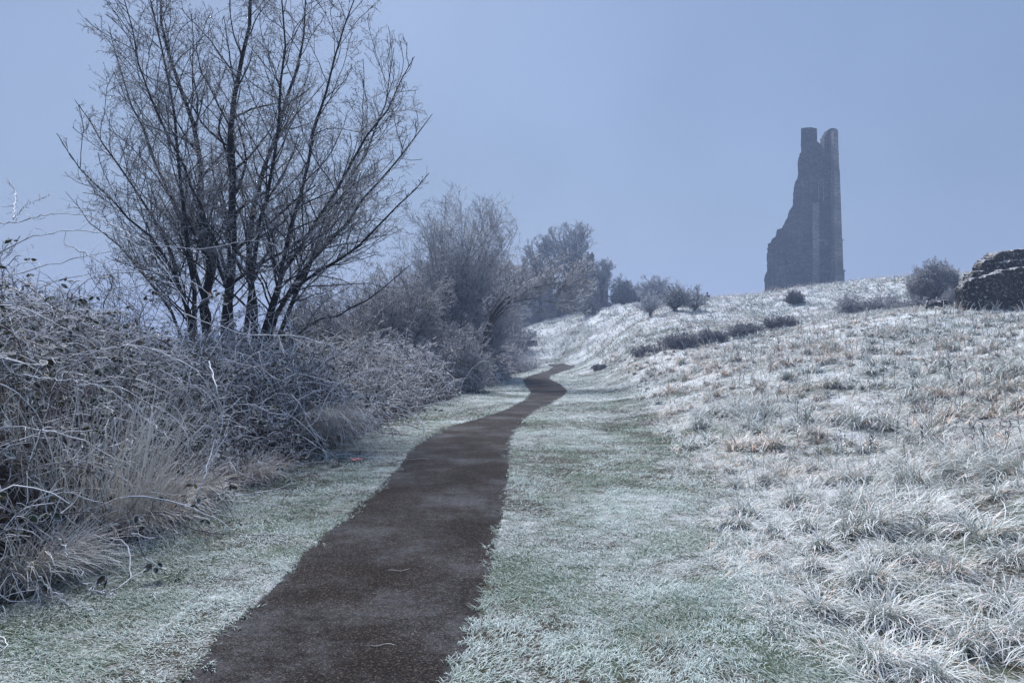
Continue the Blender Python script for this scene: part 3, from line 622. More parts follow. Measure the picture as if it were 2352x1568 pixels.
# rounder fine-twigged trees beyond
bush("bare_tree", "wide fine-twigged bare tree behind the thorn bush, mid-distance", "tree", 1050, 44, 178, 378, 21, n=34, dens=(12, 9, 6, 4), rmin=.0125, thin=(.20, .20, .21), fr=(.3, 1.0), stems_r=.15, wander=.12, ang=44, crown_c=.42, tropz=.22, foot=.12, ellow=8, stop=.70)
bush("bare_tree", "lower pale frosted tree behind the big tree's right-hand branches", "tree", 900, 40, 130, 520, 22, n=28, dens=(12, 9, 6, 3), rmin=.011, thin=(.20, .20, .21), fr=(.3, 1.1), stems_r=.10, wander=.14, ang=46, crown_c=.42, stop=.6, tropz=.2)

def leaning():
    Y = 34; g = rng(5)
    P = lambda pts, d: [ray(px, py, Y + d * i / len(pts)) for i, (px, py) in enumerate(pts)]
    st = [(P([(1095, 845), (1122, 730), (1160, 685), (1200, 655), (1240, 645), (1285, 640), (1325, 625)], 1.5), .11, .02),
          (P([(1098, 845), (1126, 732), (1170, 690), (1215, 662), (1250, 652), (1300, 652), (1345, 640)], -1.5), .085, .018),
          (P([(1100, 845), (1120, 735), (1150, 690), (1195, 665), (1220, 640), (1250, 605)], 2), .08, .02),
          (P([(1092, 845), (1112, 760), (1135, 700), (1160, 670), (1180, 645), (1200, 625)], 1), .06, .02),
          (P([(1100, 845), (1130, 735), (1190, 680), (1240, 690), (1290, 700), (1330, 690)], -2), .07, .015)]
    st = [(p, a, b) for p, a, b in st]
    base = st[0][0][0]
    tree("leaning_tree", "bare tree with twin dark boughs leaning far out to the right below the round-topped tree", "tree", (base[0], base[1], float(ht(base[0], base[1]))), st, [
        dict(n=15, ang=(38, 12), lf=.22, lo=.5, hi=1.7, K=7, w=.12, trop=(.25, 0, .15), rmin=.02, rf=.5, S=4, t0=.42, tl=.3),
        dict(n=9, ang=(38, 14), lf=.5, lo=.3, hi=1.2, K=6, w=.12, trop=(.1, 0, .2), rmin=.012, rf=.6, t0=.1, tl=.4),
        dict(n=7, ang=(40, 16), lf=.5, lo=.2, hi=.6, K=4, w=.16, trop=(.1, 0, .1), rmin=.010, rf=.7, t0=.1),
        dict(n=3, ang=(40, 16), lf=.5, lo=.12, hi=.3, K=3, w=.2, rmin=.009, rf=.8, t0=.1)],
        thick=(.022, .018, .016), thin=(.17, .17, .18), r1=.07, seed=6, fr=(.1, 1.0), trunk_s=8)
leaning()

# far trees by the houses
def dome_tree(label, px, Y, hw_px, top, trunk_row, seed, nst=9, group=None, dens=(11, 9, 6, 4)):
    g = rng(seed); root = gp(px, Y); hw = hw_px * Y / 1568; zt = zrow(top, Y); zb = zrow(trunk_row, Y)
    st = []
    for i in range(nst):
        a = 2 * math.pi * (i + g.random() * .7) / nst; s = math.sqrt((i + .5) / nst) * .85
        fk = np.array([root[0], root[1], zb]) + np.array([0, 0, (zt - zb) * g.uniform(-.35, .1)])
        tip = np.array([root[0] + math.sin(a) * hw * s, root[1] + math.cos(a) * hw * s, zb + (zt - zb) * (.26 + .50 * math.sqrt(1 - s * s))])
        mid = fk * .5 + tip * .5 + np.array([math.sin(a) * hw * .08, math.cos(a) * hw * .08, -.1]) + g.normal(0, .2, 3)
        st.append(([root - np.array([0, 0, .2]), root * .4 + fk * .6 + g.normal(0, .08, 3), fk, mid, tip], .34 if i == 0 else .16, .045))
    c = np.array([root[0], root[1], zb + (zt - zb) * .35]); a, b, d_, e = dens
    tree("bare_tree", label, "tree", root, st, [
        dict(n=a, ang=(40, 12), lf=.22, lo=1.0, hi=2.6, K=6, w=.14, trop=(0, 0, .25), rmin=.042, rf=.55, S=4, t0=.4, tl=.2),
        dict(n=b, ang=(42, 14), lf=.5, lo=.5, hi=1.5, K=5, w=.2, trop=(0, 0, .2), rmin=.028, rf=.6, t0=.15, tl=.3),
        dict(n=d_, ang=(44, 16), lf=.5, lo=.3, hi=.8, K=4, w=.24, rmin=.021, rf=.7, t0=.1),
        dict(n=e, ang=(46, 18), lf=.5, lo=.18, hi=.4, K=3, w=.3, rmin=.018, rf=.8, t0=.1, env=False)],
        env=(c, np.array([hw, hw * .9, (zt - zb) * .65])), thick=(.03, .028, .028), thin=(.20, .21, .22), r1=.12, seed=seed + 1, fr=(.2, 1.0), trunk_s=7, group=group)
dome_tree("tall frosted tree with a round domed crown above the far chimney", 1312, 104, 70, 504, 612, 31, nst=22, dens=(9, 8, 5, 3))
dome_tree("smaller frosted tree left of and against the domed tree", 1240, 106, 45, 536, 625, 33, nst=14, dens=(9, 7, 5, 3))
dome_tree("frosted tree beside the dark gable, below the domed crown on its right", 1382, 104, 36, 588, 655, 35, nst=13, dens=(8, 7, 5, 2))
FG = "frosted bushes along the hill beside the houses"
bush("evergreen_bush", "dense dark green-grey bush just right of the dark gable", "bush", 1432, 98, 46, 622, 41, n=30, dens=(11, 7, 5, 2), rmin=.024, thin=(.075, .09, .08), fr=(.2, .75), stems_r=.10, wander=.3, ang=60, group=FG, crown_c=.45)
bush("thorn_bush", "round frosted bush just right of the dark green-grey bush", "bush", 1502, 92, 48, 620, 42, n=30, dens=(10, 7, 5, 2), rmin=.022, thin=(.24, .25, .26), fr=(.3, 1.1), stems_r=.10, wander=.25, ang=50, group=FG, crown_c=.5)
bush("thorn_bush", "small pale twiggy bush at the crest behind the round frosted bush", "bush", 1468, 96, 32, 636, 43, n=14, dens=(8, 6, 4, 2), rmin=.02, thin=(.12, .13, .135), fr=(.25, .85), stems_r=.07, wander=.25, ang=45, group=FG)
TG = "three small thorn trees standing together on the slope"
bush("thorn_tree", "whitest and shortest of the three small thorn trees, at their left end", "tree", 1494, 59, 46, 660, 44, n=14, dens=(8, 6, 4, 2), rmin=.017, thin=(.4, .41, .43), fr=(.5, 1.2), stems_r=.08, wander=.2, ang=42, group=TG, fork=.2, crown_c=.58)
bush("thorn_tree", "widest and thickest-trunked thorn tree, middle of the three", "tree", 1551, 60, 74, 636, 45, n=18, dens=(9, 7, 4, 2), rmin=.016, thin=(.24, .25, .26), fr=(.3, 1.1), stems_r=.15, wander=.18, ang=38, group=TG, fork=.22, crown_c=.55, stop=.6)
bush("thorn_tree", "open-crowned thorn tree nearest the seated figure, right of the three", "tree", 1596, 61, 44, 644, 46, n=13, dens=(7, 6, 4, 2), rmin=.016, thin=(.26, .27, .28), fr=(.3, 1.1), stems_r=.09, wander=.18, ang=34, group=TG, fork=.15, crown_c=.55)
bush("round_bush", "small round dark bush alone on the slope below the tower", "bush", 1826, 60, 34, 660, 47, n=20, dens=(12, 9, 6, 4), rmin=.012, thin=(.035, .035, .035), thick=(.015, .013, .012), fr=(.1, .55), stems_r=.05, wander=.28, ang=60, crown_c=.5)
bush("thorn_bush", "large rounded grey thorn bush on the rise left of the ruined wall", "bush", 2148, 45, 74, 580, 48, n=44, dens=(13, 10, 7, 4), rmin=.010, thin=(.14, .138, .15), fr=(.2, 1.1), stems_r=.07, wander=.22, ang=48, crown_c=.45)
LG = "low frosted brambles below the large thorn bush"
for px, Y, hw, top, sd_, lb in [(1960, 46, 56, 660, 51, "low bluish frosted bramble patch farthest from the ruined wall"), (2035, 45, 62, 664, 52, "low bluish frosted bramble patch just left of the large thorn bush"), (2110, 43, 58, 672, 53, "low frosted bramble at the foot of the large thorn bush"), (2185, 40, 46, 655, 54, "low frosted bramble between the large thorn bush and the ruined wall")]:
    bush("bramble_patch", lb, "bush", px, Y, hw, top, sd_, n=22, dens=(9, 7, 5, 3), rmin=.009, thin=(.18, .18, .21), fr=(.3, 1.0), stems_r=.02, wander=.3, ang=60, crown_c=.4, group=LG, tropz=.1)

# undergrowth under the leaning tree and below the houses
UG = "dark undergrowth along the wood edge below the houses"
for px, Y, hw, top, sd_, tn, lb in [(1135, 58, 60, 700, 61, (.06, .055, .055), "dark undergrowth around the foot of the leaning tree"), (1180, 82, 62, 708, 62, (.07, .07, .075), "dark bushes behind the leaning tree, below the white windows"), (1285, 100, 75, 688, 63, (.05, .055, .055), "dark shrubs below and left of the dark gable"),
                                    (1355, 90, 45, 672, 64, (.055, .06, .06), "dark shrubs in front of the dark gable wall"), (1278, 109, 36, 640, 69, (.06, .06, .065), "tall dark bush filling the gap between the two houses"), (1400, 96, 40, 690, 65, (.05, .055, .055), "dark hedge bushes at the right foot of the dark gable")]:
    bush("undergrowth_bush", lb, "bush", px, Y, hw, top, sd_, n=14, dens=(11, 7, 5, 2), rmin=.00025 * Y, thin=tn, fr=(.15, .6), stems_r=.06, wander=.3, ang=55, crown_c=.4, group=UG)
WG = "white frosted brambles along the foot of the wood"
for px, Y, hw, top, sd_, lb in [(1218, 88, 36, 750, 66, "white frosted bramble beside the small dark trough"), (1275, 92, 42, 738, 67, "white frosted bramble below the dark shrubs, middle of the wood edge"), (1335, 94, 42, 716, 68, "white frosted bramble highest up the wood edge")]:
    bush("frosted_bramble", lb, "bush", px, Y, hw, top, sd_, n=11, dens=(10, 8, 5, 3), rmin=.016, thin=(.20, .21, .23), fr=(.35, 1.0), stems_r=.03, wander=.3, ang=60, crown_c=.35, group=WG, tropz=.1)

# ------------------------------------------------------------------ bramble bank beside the path
FOOT = np.array([[-3, -3.9], [1.5, -3.7], [4.2, -3.3], [5.0, -3.25], [5.8, -3.1], [6.7, -3.25], [8.5, -3.35], [10.2, -3.1], [13.6, -3.0], [17.3, -3.0], [25.1, -2.25], [33, -1.3], [42, -.5], [52, .1], [62, 2.0], [70, 2.6]])
def foot(y): return np.interp(y, FOOT[:, 0], FOOT[:, 1]) + .3 * (vnoise(y * .9, y * 0, 5) - .5)
HB = np.array([[-3, 2.6], [5, 2.55], [6.5, 2.45], [8, 2.25], [10, 2.0], [13, 1.72], [20, 1.75], [30, 1.85], [45, 2.2], [55, 2.3], [70, 1.5]])
def bank(x, y):
    """top of the bramble mass above the ground"""
    d = foot(y) - x; H = np.interp(y, HB[:, 0], HB[:, 1]); T = 1.9 + .6 * vnoise(y * .5, y * 0, 6)
    up = sstep(-.05, 1, np.clip(d / T, 0, 1) ** .75)
    dn = 1 - sstep(3.6, 5.4, d)
    return np.maximum(H * up * (1 - .35 * (1 - dn)), 0) * (d > -.05) * (.84 + .32 * fbm(x * .9, y * .9, 8))
def bramble(label, y0, y1, seed, ncane, ntwig, nleaf, rc, rt, lf, pw):
    g = rng(seed); Tm = thing("bramble_thicket", (float(foot((y0 + y1) / 2)) - 1.5, (y0 + y1) / 2, 0), label, "bramble")
    def ys(n):
        u = g.random(n); a, b = max(y0, 2.0) ** pw, y1 ** pw; y = (a + u * (b - a)) ** (1 / pw)
        return y if y0 > 2 else np.where(g.random(n) < .12, g.uniform(y0, 2.5, n), y)
    # added inner mound: blocks light, the thicket's inner shade put into its dark colour
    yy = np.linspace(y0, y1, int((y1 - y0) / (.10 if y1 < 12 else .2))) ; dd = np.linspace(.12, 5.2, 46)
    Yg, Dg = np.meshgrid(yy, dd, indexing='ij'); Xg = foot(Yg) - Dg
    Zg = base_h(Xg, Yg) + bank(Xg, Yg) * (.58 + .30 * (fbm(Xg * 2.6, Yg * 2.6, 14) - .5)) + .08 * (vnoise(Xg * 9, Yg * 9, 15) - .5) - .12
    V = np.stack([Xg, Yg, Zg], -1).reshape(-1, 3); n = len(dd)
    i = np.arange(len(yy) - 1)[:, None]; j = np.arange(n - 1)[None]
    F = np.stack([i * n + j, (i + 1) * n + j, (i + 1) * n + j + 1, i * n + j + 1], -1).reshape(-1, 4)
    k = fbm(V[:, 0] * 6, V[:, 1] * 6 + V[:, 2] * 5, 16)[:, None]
    put("shade_core", mesh_np("shade_core", V, F, np.concatenate([np.array([.006, .005, .005]) * (1 - k) + np.array([.022, .015, .011]) * k, np.full((len(V), 1), .0)], 1)), M_TWIG, Tm)
    # canes
    y = ys(ncane); d = g.random(ncane) ** 1.0 * 3.9 + .05; x = foot(y) - d
    z = base_h(x, y) + bank(x, y) * g.uniform(.45, 1.0, ncane)
    az = g.normal(1.45, 1.7, ncane)      # mostly towards the path
    el = R_(1) * g.uniform(0, 85, ncane)
    D = np.stack([np.sin(az) * np.cos(el), np.cos(az) * np.cos(el), np.sin(el)], -1)
    L = g.uniform(.5, 1.9, ncane) * (.8 + .3 * (y > 10))
    P, Rd = grow(g, np.stack([x, y, z], -1), D, L, rc * g.uniform(.6, 1.25, ncane), 14, .19, (0, 0, -1.7), .5)
    P[..., 2] = np.maximum(P[..., 2], base_h(P[..., 0], P[..., 1]) + .02)
    ci = np.full(Rd.shape + (3,), 0.) + (np.array([.10, .08, .085]) * g.uniform(.4, 1.6, (ncane, 1)))[:, None]
    C = np.concatenate([ci, np.broadcast_to(np.where(g.random((ncane, 1, 1)) < .58, 1.5, g.uniform(.0, .3, (ncane, 1, 1))), Rd.shape + (1,))], -1)
    Rd = Rd * (1 + .35 * g.normal(0, 1, Rd.shape).clip(-1, 1.5))
    kp = fbm(y * 1.4, z * 1.6 + d * .8, 57) > .36; kp |= g.random(ncane) < .25; P, Rd, C = P[kp], Rd[kp], C[kp]
    parts = [tubes(P, Rd, 4, C)]
    p, D, L, r = spawn(g, P, Rd, 7, .1, 1.0, (55, 20), .06, .4, .22, .7, rt)
    P2, R2 = grow(g, p, D, L, r, 5, .22, (0, 0, -.4), .6)
    C = np.concatenate([np.full(R2.shape + (3,), .10), np.broadcast_to(np.where(g.random((len(R2), 1, 1)) < .55, 1.3, .03), R2.shape + (1,))], -1); parts.append(tubes(P2, R2, 3, C))
    # fine surface twigs, every way
    y = ys(ntwig); d = g.random(ntwig) * 4.2; x = foot(y) - d; h = bank(x, y)
    z = base_h(x, y) + h * g.uniform(.05, 1.08, ntwig) ** .7
    D = g.normal(0, 1, (ntwig, 3)) * np.array([1, 1, 1.1]) + np.array([.3, 0, .15])
    hol = fbm(y * 1.5 + 3, z * 1.7 + d * .9, 58); rel = (z - base_h(x, y)) / np.maximum(h, .3)
    kp = (hol > .44 - .12 * (rel > .8)) | (g.random(ntwig) < .12); x, y, z, h, D, rel = x[kp], y[kp], z[kp], h[kp], D[kp], rel[kp]; ntwig = len(x)
    P3, R3 = grow(g, np.stack([x, y, z], -1), D, g.uniform(.08, .42, ntwig) * (1 + .03 * y), rt * g.uniform(.7, 1.4, ntwig), 6, .30, (.1, 0, -.3), .5)
    P3[..., 2] = np.maximum(P3[..., 2], base_h(P3[..., 0], P3[..., 1]) + .01)
    c0 = np.where(g.random(ntwig)[:, None] < .35, np.array([.11, .07, .045]), np.array([.055, .045, .048])) * g.uniform(.5, 1.5, (ntwig, 1))
    C = np.concatenate([np.broadcast_to(c0[:, None], R3.shape + (3,)), np.broadcast_to(np.where(g.random((ntwig, 1, 1)) < .14 + .72 * rel[:, None, None] ** 1.4, 1.2, .03) * g.uniform(.5, 1.1, (ntwig, 1, 1)), R3.shape + (1,))], -1)
    parts.append(tubes(P3, R3, 3, C))
    V, F, C = join(parts); put("stem", mesh_np("stem", V, F, C), M_CANE, Tm)
    # leaflets in threes with a white rim
    k = g.integers(0, len(P2), nleaf // 6); tip = P2[k, -1]
    y = ys(nleaf // 6); d = g.random(len(y)) * 4; x = foot(y) - d
    sur = np.stack([x, y, base_h(x, y) + bank(x, y) * g.uniform(.5, 1.02, len(y)) ** .7], -1)
    cen = np.repeat(np.vstack([tip, sur]), 3, 0); m = len(cen)
    s = lf * g.uniform(.6, 1.3, m); a = g.random(m) * 6.283; cen = cen + np.stack([np.sin(a) * s, np.cos(a) * s, g.normal(0, .3, m) * s], -1)
    u = norm(np.stack([np.sin(a), np.cos(a), g.uniform(-1.2, .1, m)], -1)); rv = g.normal(0, 1, (m, 3)) * .6 + np.array([0, 0, 1.2]); nn = norm(rv - (rv * u).sum(-1, keepdims=True) * u); v = np.cross(nn, u)
    sh = np.array([[0, 0, -.12], [-.9, 0, .0], [-.45, .5, .12], [.35, .5, .12], [1.0, 0, .0], [.35, -.5, .12], [-.45, -.5, .12]])
    sh2 = sh.copy(); sh2[1:, :2] *= .74; sh2[1:, 2] *= .5
    pts = np.concatenate([sh[:1], sh2[1:], sh[1:]]); 
    V = cen[:, None] + s[:, None, None] * (pts[None, :, 0:1] * u[:, None] + pts[None, :, 1:2] * v[:, None] + pts[None, :, 2:3] * nn[:, None])
    b = (np.arange(m) * 13)[:, None]
    i = np.arange(6); i2 = (i + 1) % 6
    Fi = np.stack([b + 0, b + 1 + i, b + 1 + i2, b + 1 + i2], -1) if False else np.stack([np.broadcast_to(b, (m, 6)), b + 1 + i, b + 1 + i2], -1).reshape(-1, 3)
    Fo = np.stack([b + 1 + i, b + 7 + i, b + 7 + i2, b + 1 + i2], -1).reshape(-1, 4)
    kind = g.random(m)
    cb = np.where(kind[:, None] < .72, np.array([.028, .045, .028]), np.where(kind[:, None] < .9, np.array([.07, .05, .025]), np.array([.14, .12, .04]))) * g.uniform(.6, 1.5, (m, 1))
    C = np.repeat(np.concatenate([cb, g.uniform(.0, .5, (m, 1))], 1)[:, None], 13, 1)
    C[:, 7:, :3] = C[:, 7:, :3] * .25 + FR * .75
    C = C.reshape(-1, 4); V = V.reshape(-1, 3)
    F = np.vstack([np.concatenate([Fi, Fi[:, 2:3]], 1), Fo])
    # triangles and quads in one mesh
    me = bpy.data.meshes.new("leaves"); me.vertices.add(len(V)); me.vertices.foreach_set("co", V.astype(np.float32).ravel())
    li = np.concatenate([Fi.ravel(), Fo.ravel()]).astype(np.int32); ls = np.concatenate([np.arange(len(Fi)) * 3, Fi.size + np.arange(len(Fo)) * 4]).astype(np.int32)
    me.loops.add(len(li)); me.loops.foreach_set("vertex_index", li); me.polygons.add(len(ls)); me.polygons.foreach_set("loop_start", ls); me.update(calc_edges=True)
    at = me.color_attributes.new("Col", 'FLOAT_COLOR', 'POINT'); at.data.foreach_set("color", C.astype(np.float32).ravel())
    put("leaves", me, M_LEAF, Tm)
    return Tm
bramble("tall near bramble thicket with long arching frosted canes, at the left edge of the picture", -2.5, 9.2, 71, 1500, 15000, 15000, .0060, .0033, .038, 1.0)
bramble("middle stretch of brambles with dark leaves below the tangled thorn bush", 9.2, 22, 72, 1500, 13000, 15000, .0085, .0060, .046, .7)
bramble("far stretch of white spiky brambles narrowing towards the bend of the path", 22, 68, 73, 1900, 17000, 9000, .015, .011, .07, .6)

# long bare canes sweeping over the top of the near thicket
def long_canes():
    g = rng(81)
    specs = [([(-60, 620), (60, 545), (170, 525), (280, 540), (360, 590), (430, 700)], 6.2, .006), ([(150, 560), (230, 600), (330, 700), (420, 760)], 6.5, .006),
             ([(0, 640), (180, 590), (350, 560), (480, 575), (590, 545), (668, 580), (560, 690)], 7.2, .005), ([(-30, 515), (40, 512), (120, 488), (200, 492), (260, 520), (350, 560)], 6.0, .0055),
             ([(30, 500), (38, 440), (18, 415)], 6.0, .0045), ([(30, 505), (60, 470), (115, 447)], 6.0, .004), ([(420, 720), (560, 770), (680, 770), (780, 800), (870, 870)], 8.0, .006),
             ([(0, 700), (140, 640), (300, 615), (430, 640), (520, 700)], 6.8, .0055), ([(120, 860), (230, 800), (330, 790), (460, 850), (520, 960), (470, 1100)], 5.9, .0055),
             ([(40, 860), (120, 870), (230, 880), (330, 960), (400, 1010)], 5.3, .0055), ([(480, 830), (500, 900), (495, 1000), (460, 1130), (430, 1170)], 6.3, .007),
             ([(380, 1210), (450, 1160), (520, 1230), (600, 1270)], 6.4, .005), ([(130, 1230), (200, 1350), (270, 1440)], 4.3, .005), ([(60, 1290), (150, 1390), (230, 1420)], 4.2, .004),
             ([(700, 960), (760, 1040), (860, 1060)], 10.2, .006), ([(540, 1150), (610, 1200), (660, 1250)], 7.0, .004), ([(630, 800), (640, 770), (655, 820)], 9, .006)]
    lb = ["long frosted bramble cane arching against the sky at the far left", "slanting frosted cane falling in front of the big tree's left stems", "long thin cane sweeping right in front of the big tree's stems", "highest wavy cane crossing open sky left of the big tree",
          "upright bare shoot against the sky at the left edge", "short shoot slanting up to the right against the sky", "low white cane arching right above the middle brambles", "white cane arching over the crown of the near thicket",
          "drooping white cane looping down the near thicket", "thick white cane across the dark left side of the near thicket", "thick pale cane hanging down to the verge", "white cane end lying out over the verge grass",
          "white cane reaching down to the near verge at the left", "thin cane touching the grass at the lower left", "white cane tip lying on the verge beside the middle brambles", "thin twig lying out on the verge grass", "short white cane standing in front of the tangled bush"]
    for (pts, Y, r), label in zip(specs, lb):
        q = np.array([ray(px, py, Y + .35 * math.sin(i * 1.3 + px)) for i, (px, py) in enumerate(pts)])
        q[:, 2] = np.maximum(q[:, 2], base_h(q[:, 0], q[:, 1]) + .02)
        s = np.linspace(0, 1, len(q)); t = np.linspace(0, 1, 40); c = np.stack([np.interp(t, s, q[:, i]) for i in range(3)], -1)
        for _ in range(6): c[1:-1] = c[1:-1] * .5 + (c[2:] + c[:-2]) * .25
        c[1:-1] += g.normal(0, .006, (38, 3)); P = c[None]
        Rd = (r * np.linspace(1, .45, 40) * (1 + .25 * g.normal(0, 1, 40).clip(-1, 1.5)))[None]
        C = np.concatenate([np.full(Rd.shape + (3,), .13), np.full(Rd.shape + (1,), 1.1)], -1); parts = [tubes(P, Rd, 6, C)]
        p, D, L, rr = spawn(g, P, Rd, 16, .1, 1.0, (50, 18), .04, .22, .07, .6, .0025)
        P2, R2 = grow(g, p, D, L, rr, 5, .2, (0, 0, 0), .6); C2 = np.concatenate([np.full(R2.shape + (3,), .18), np.full(R2.shape + (1,), 1.)], -1)
        parts.append(tubes(P2, R2, 3, C2)); V, F, C = join(parts)
        V = V - q[0]; o = put("bramble_cane", mesh_np("bramble_cane", V, F, C), M_CANE, label=label, cat="bramble cane", group="long frosted canes"); o.location = q[0]
long_canes()

# clumps of dry grass at the foot of the brambles
def dry_clump(label, px, row, n, L, w, seed, spread=.3, straw=.6, droop=(-60, 40), depth=None, aim=None, zoff=0):
    g = rng(seed); Y = depth or row0(row); c = ray(px, row, Y); c[2] = float(base_h(c[0], c[1])) + zoff
    a = g.random(n) * 6.283; r = spread * np.sqrt(g.random(n)); P = np.stack([c[0] + r * np.sin(a), c[1] + r * np.cos(a), np.full(n, c[2]) - .02], -1)
    if zoff: P[:, 2] += g.uniform(-.3, .15, n)
    az = a + g.normal(0, .6, n) if aim is None else g.normal(aim, .6, n)
    d = g.random(n) < straw; base = np.where(d[:, None], np.array([.52, .34, .20]) * g.uniform(.5, 1.1, (n, 1)), np.array([.18, .18, .14]))
    fr = g.uniform(.35, 1.0, n) ** .8
    V, F, C = blades(P, az, L * g.uniform(.5, 1.25, n), R_(1) * g.uniform(50, 88, n), R_(1) * g.uniform(droop[0], droop[1], n), w * g.uniform(.6, 1.4, n), mixc(base, FR, fr * .3), mixc(base, FR, fr), 7)
    o = put("dry_grass_clump", mesh_np("dry_grass_clump", V - c, F, C), M_BLADE, label=label, cat="dry grass", group="clumps of dry grass at the foot of the brambles"); o.location = c
dry_clump("tawny dry grass clump with bent blades at the foot of the near thicket", 245, 1215, 1500, .68, .0045, 91, .55, .85, (-80, 75))
dry_clump("whiter stiff grass clump at the left edge of the picture", 40, 1330, 1500, .55, .0048, 92, .35, .4)
dry_clump("pale dry grass between the tawny clump and the hanging cane", 400, 1165, 1100, .6, .005, 93, .3, .6)
dry_clump("pale drooping dry grass hanging over the verge in mid brambles", 745, 1040, 1000, .75, .006, 94, .5, .45, (-85, -20), None, 1.4, .45)
dry_clump("small straw tuft under the dark leaves by the verge", 560, 1105, 900, .5, .005, 95, .35, .8)
dry_clump("thin upright dead stalks in the dark of the near thicket", 180, 1150, 700, 1.3, .006, 96, .6, .35, (20, 80), 6.1)

# dark bramble strip across the meadow
def strips():
    for i, (px, Y, hw, h, lb) in enumerate([(1490, 37.5, 62, .7, "low left end of the dark bramble strip crossing the meadow"), (1560, 38, 66, 1.15, "darkest tallest bramble of the strip crossing the meadow"), (1635, 38.5, 62, 1.0, "dark bramble with pale grass before it, middle of the strip"),
                                            (1715, 39, 66, 1.0, "spiky bramble right of the middle of the strip"), (1795, 40, 66, .95, "spiky bramble at the right end of the strip below the round bush"), (1378, 47, 30, .45, "small low reddish-brown bramble beside the far bend of the path")]):
        root = gp(px, Y); top = 815 - (root[2] + h - CAMZ) * 1568 / Y
        bush("bramble_strip", lb, "bush", px, Y, hw, top, 110 + i, n=30, dens=(11, 8, 5, 3), rmin=.009, thin=(.05, .042, .045) if i < 5 else (.13, .10, .09), thick=(.02, .016, .015), fr=(.15, .9), stems_r=.02, wander=.32, ang=62, crown_c=.35, group="dark brambles in a line across the meadow", tropz=.1, depth=.9)
strips()

# ------------------------------------------------------------------ the ruined tower
ST = stone_mat("tower_stone", (.034, .033, .035), (.095, .093, .095), 1.5, speck=.60, frost=.6, lichen=(.24, .25, .26), course=.42, bump=.8, spk_scale=2.6, mortar=(.028, .028, .03))
ST2 = stone_mat("tower_ashlar", (.14, .135, .125), (.24, .235, .22), 1.7, speck=.62, frost=.6, lichen=(.38, .39, .39), course=.45, bump=.5, spk_scale=2.2, mortar=(.07, .068, .066))
def prism(pts, org, ux, uy, th, n_sub=0):
    """outline pts (s, z) in metres on a face with horizontal axis ux, extruded th along uy (away)"""
    import mathutils
    pts = np.array(pts, float); n = len(pts)
    fr = org + pts[:, 0:1] * ux + np.array([0, 0, 1]) * pts[:, 1:2]; bk = fr + uy * th
    V = np.vstack([fr, bk])
    tri = mathutils.geometry.tessellate_polygon([[mathutils.Vector((p[0], p[1], 0)) for p in pts]])
    F = [list(t) for t in tri]
    # orient towards the viewer side
    a, b, c = V[F[0][0]], V[F[0][1]], V[F[0][2]]
    if np.dot(np.cross(b - a, c - a), uy) > 0: F = [f[::-1] for f in F]
    Fb = [[i + n for i in f[::-1]] for f in F]
    S = []
    area = sum(pts[i, 0] * pts[(i + 1) % n, 1] - pts[(i + 1) % n, 0] * pts[i, 1] for i in range(n))
    for i in range(n):
        j = (i + 1) % n; q = [i, i + n, j + n, j]
        S.append(q)
    me = bpy.data.meshes.new("m"); me.from_pydata([tuple(v) for v in V], [], F + Fb + S); me.update()
    import bmesh
    bm = bmesh.new(); bm.from_mesh(me); bmesh.ops.recalc_face_normals(bm, faces=bm.faces); bm.to_mesh(me); bm.free()
    return me
def box_me(lo, hi):
    me = bpy.data.meshes.new("m"); x0, y0, z0 = lo; x1, y1, z1 = hi
    v = [(x0, y0, z0), (x1, y0, z0), (x1, y1, z0), (x0, y1, z0), (x0, y0, z1), (x1, y0, z1), (x1, y1, z1), (x0, y1, z1)]
    me.from_pydata(v, [], [(0, 3, 2, 1), (4, 5, 6, 7), (0, 1, 5, 4), (1, 2, 6, 5), (2, 3, 7, 6), (3, 0, 4, 7)]); me.update(); return me
def merge(mes, name):
    import bmesh
    bm = bmesh.new()
    for m in mes: bm.from_mesh(m)
    me = bpy.data.meshes.new(name); bm.to_mesh(me); bm.free(); return me
def rag(pts, g, amp=.12, step=.45):
    """break a line of points into a ragged masonry edge"""
    out = []
    for (a, b) in zip(pts[:-1], pts[1:]):
        a = np.array(a, float); b = np.array(b, float); ln = np.linalg.norm(b - a); k = max(1, int(ln / step)); t = (b - a) / max(ln, 1e-6); nrm = np.array([-t[1], t[0]])
        out.append(tuple(a))
        for i in range(1, k):
            o0 = g.uniform(-amp, amp); o1 = g.uniform(-amp, amp)
            out.append(tuple(a + t * ln * (i - .12) / k + nrm * o0)); out.append(tuple(a + t * ln * (i + .12) / k + nrm * o1))
    out.append(tuple(pts[-1])); return out

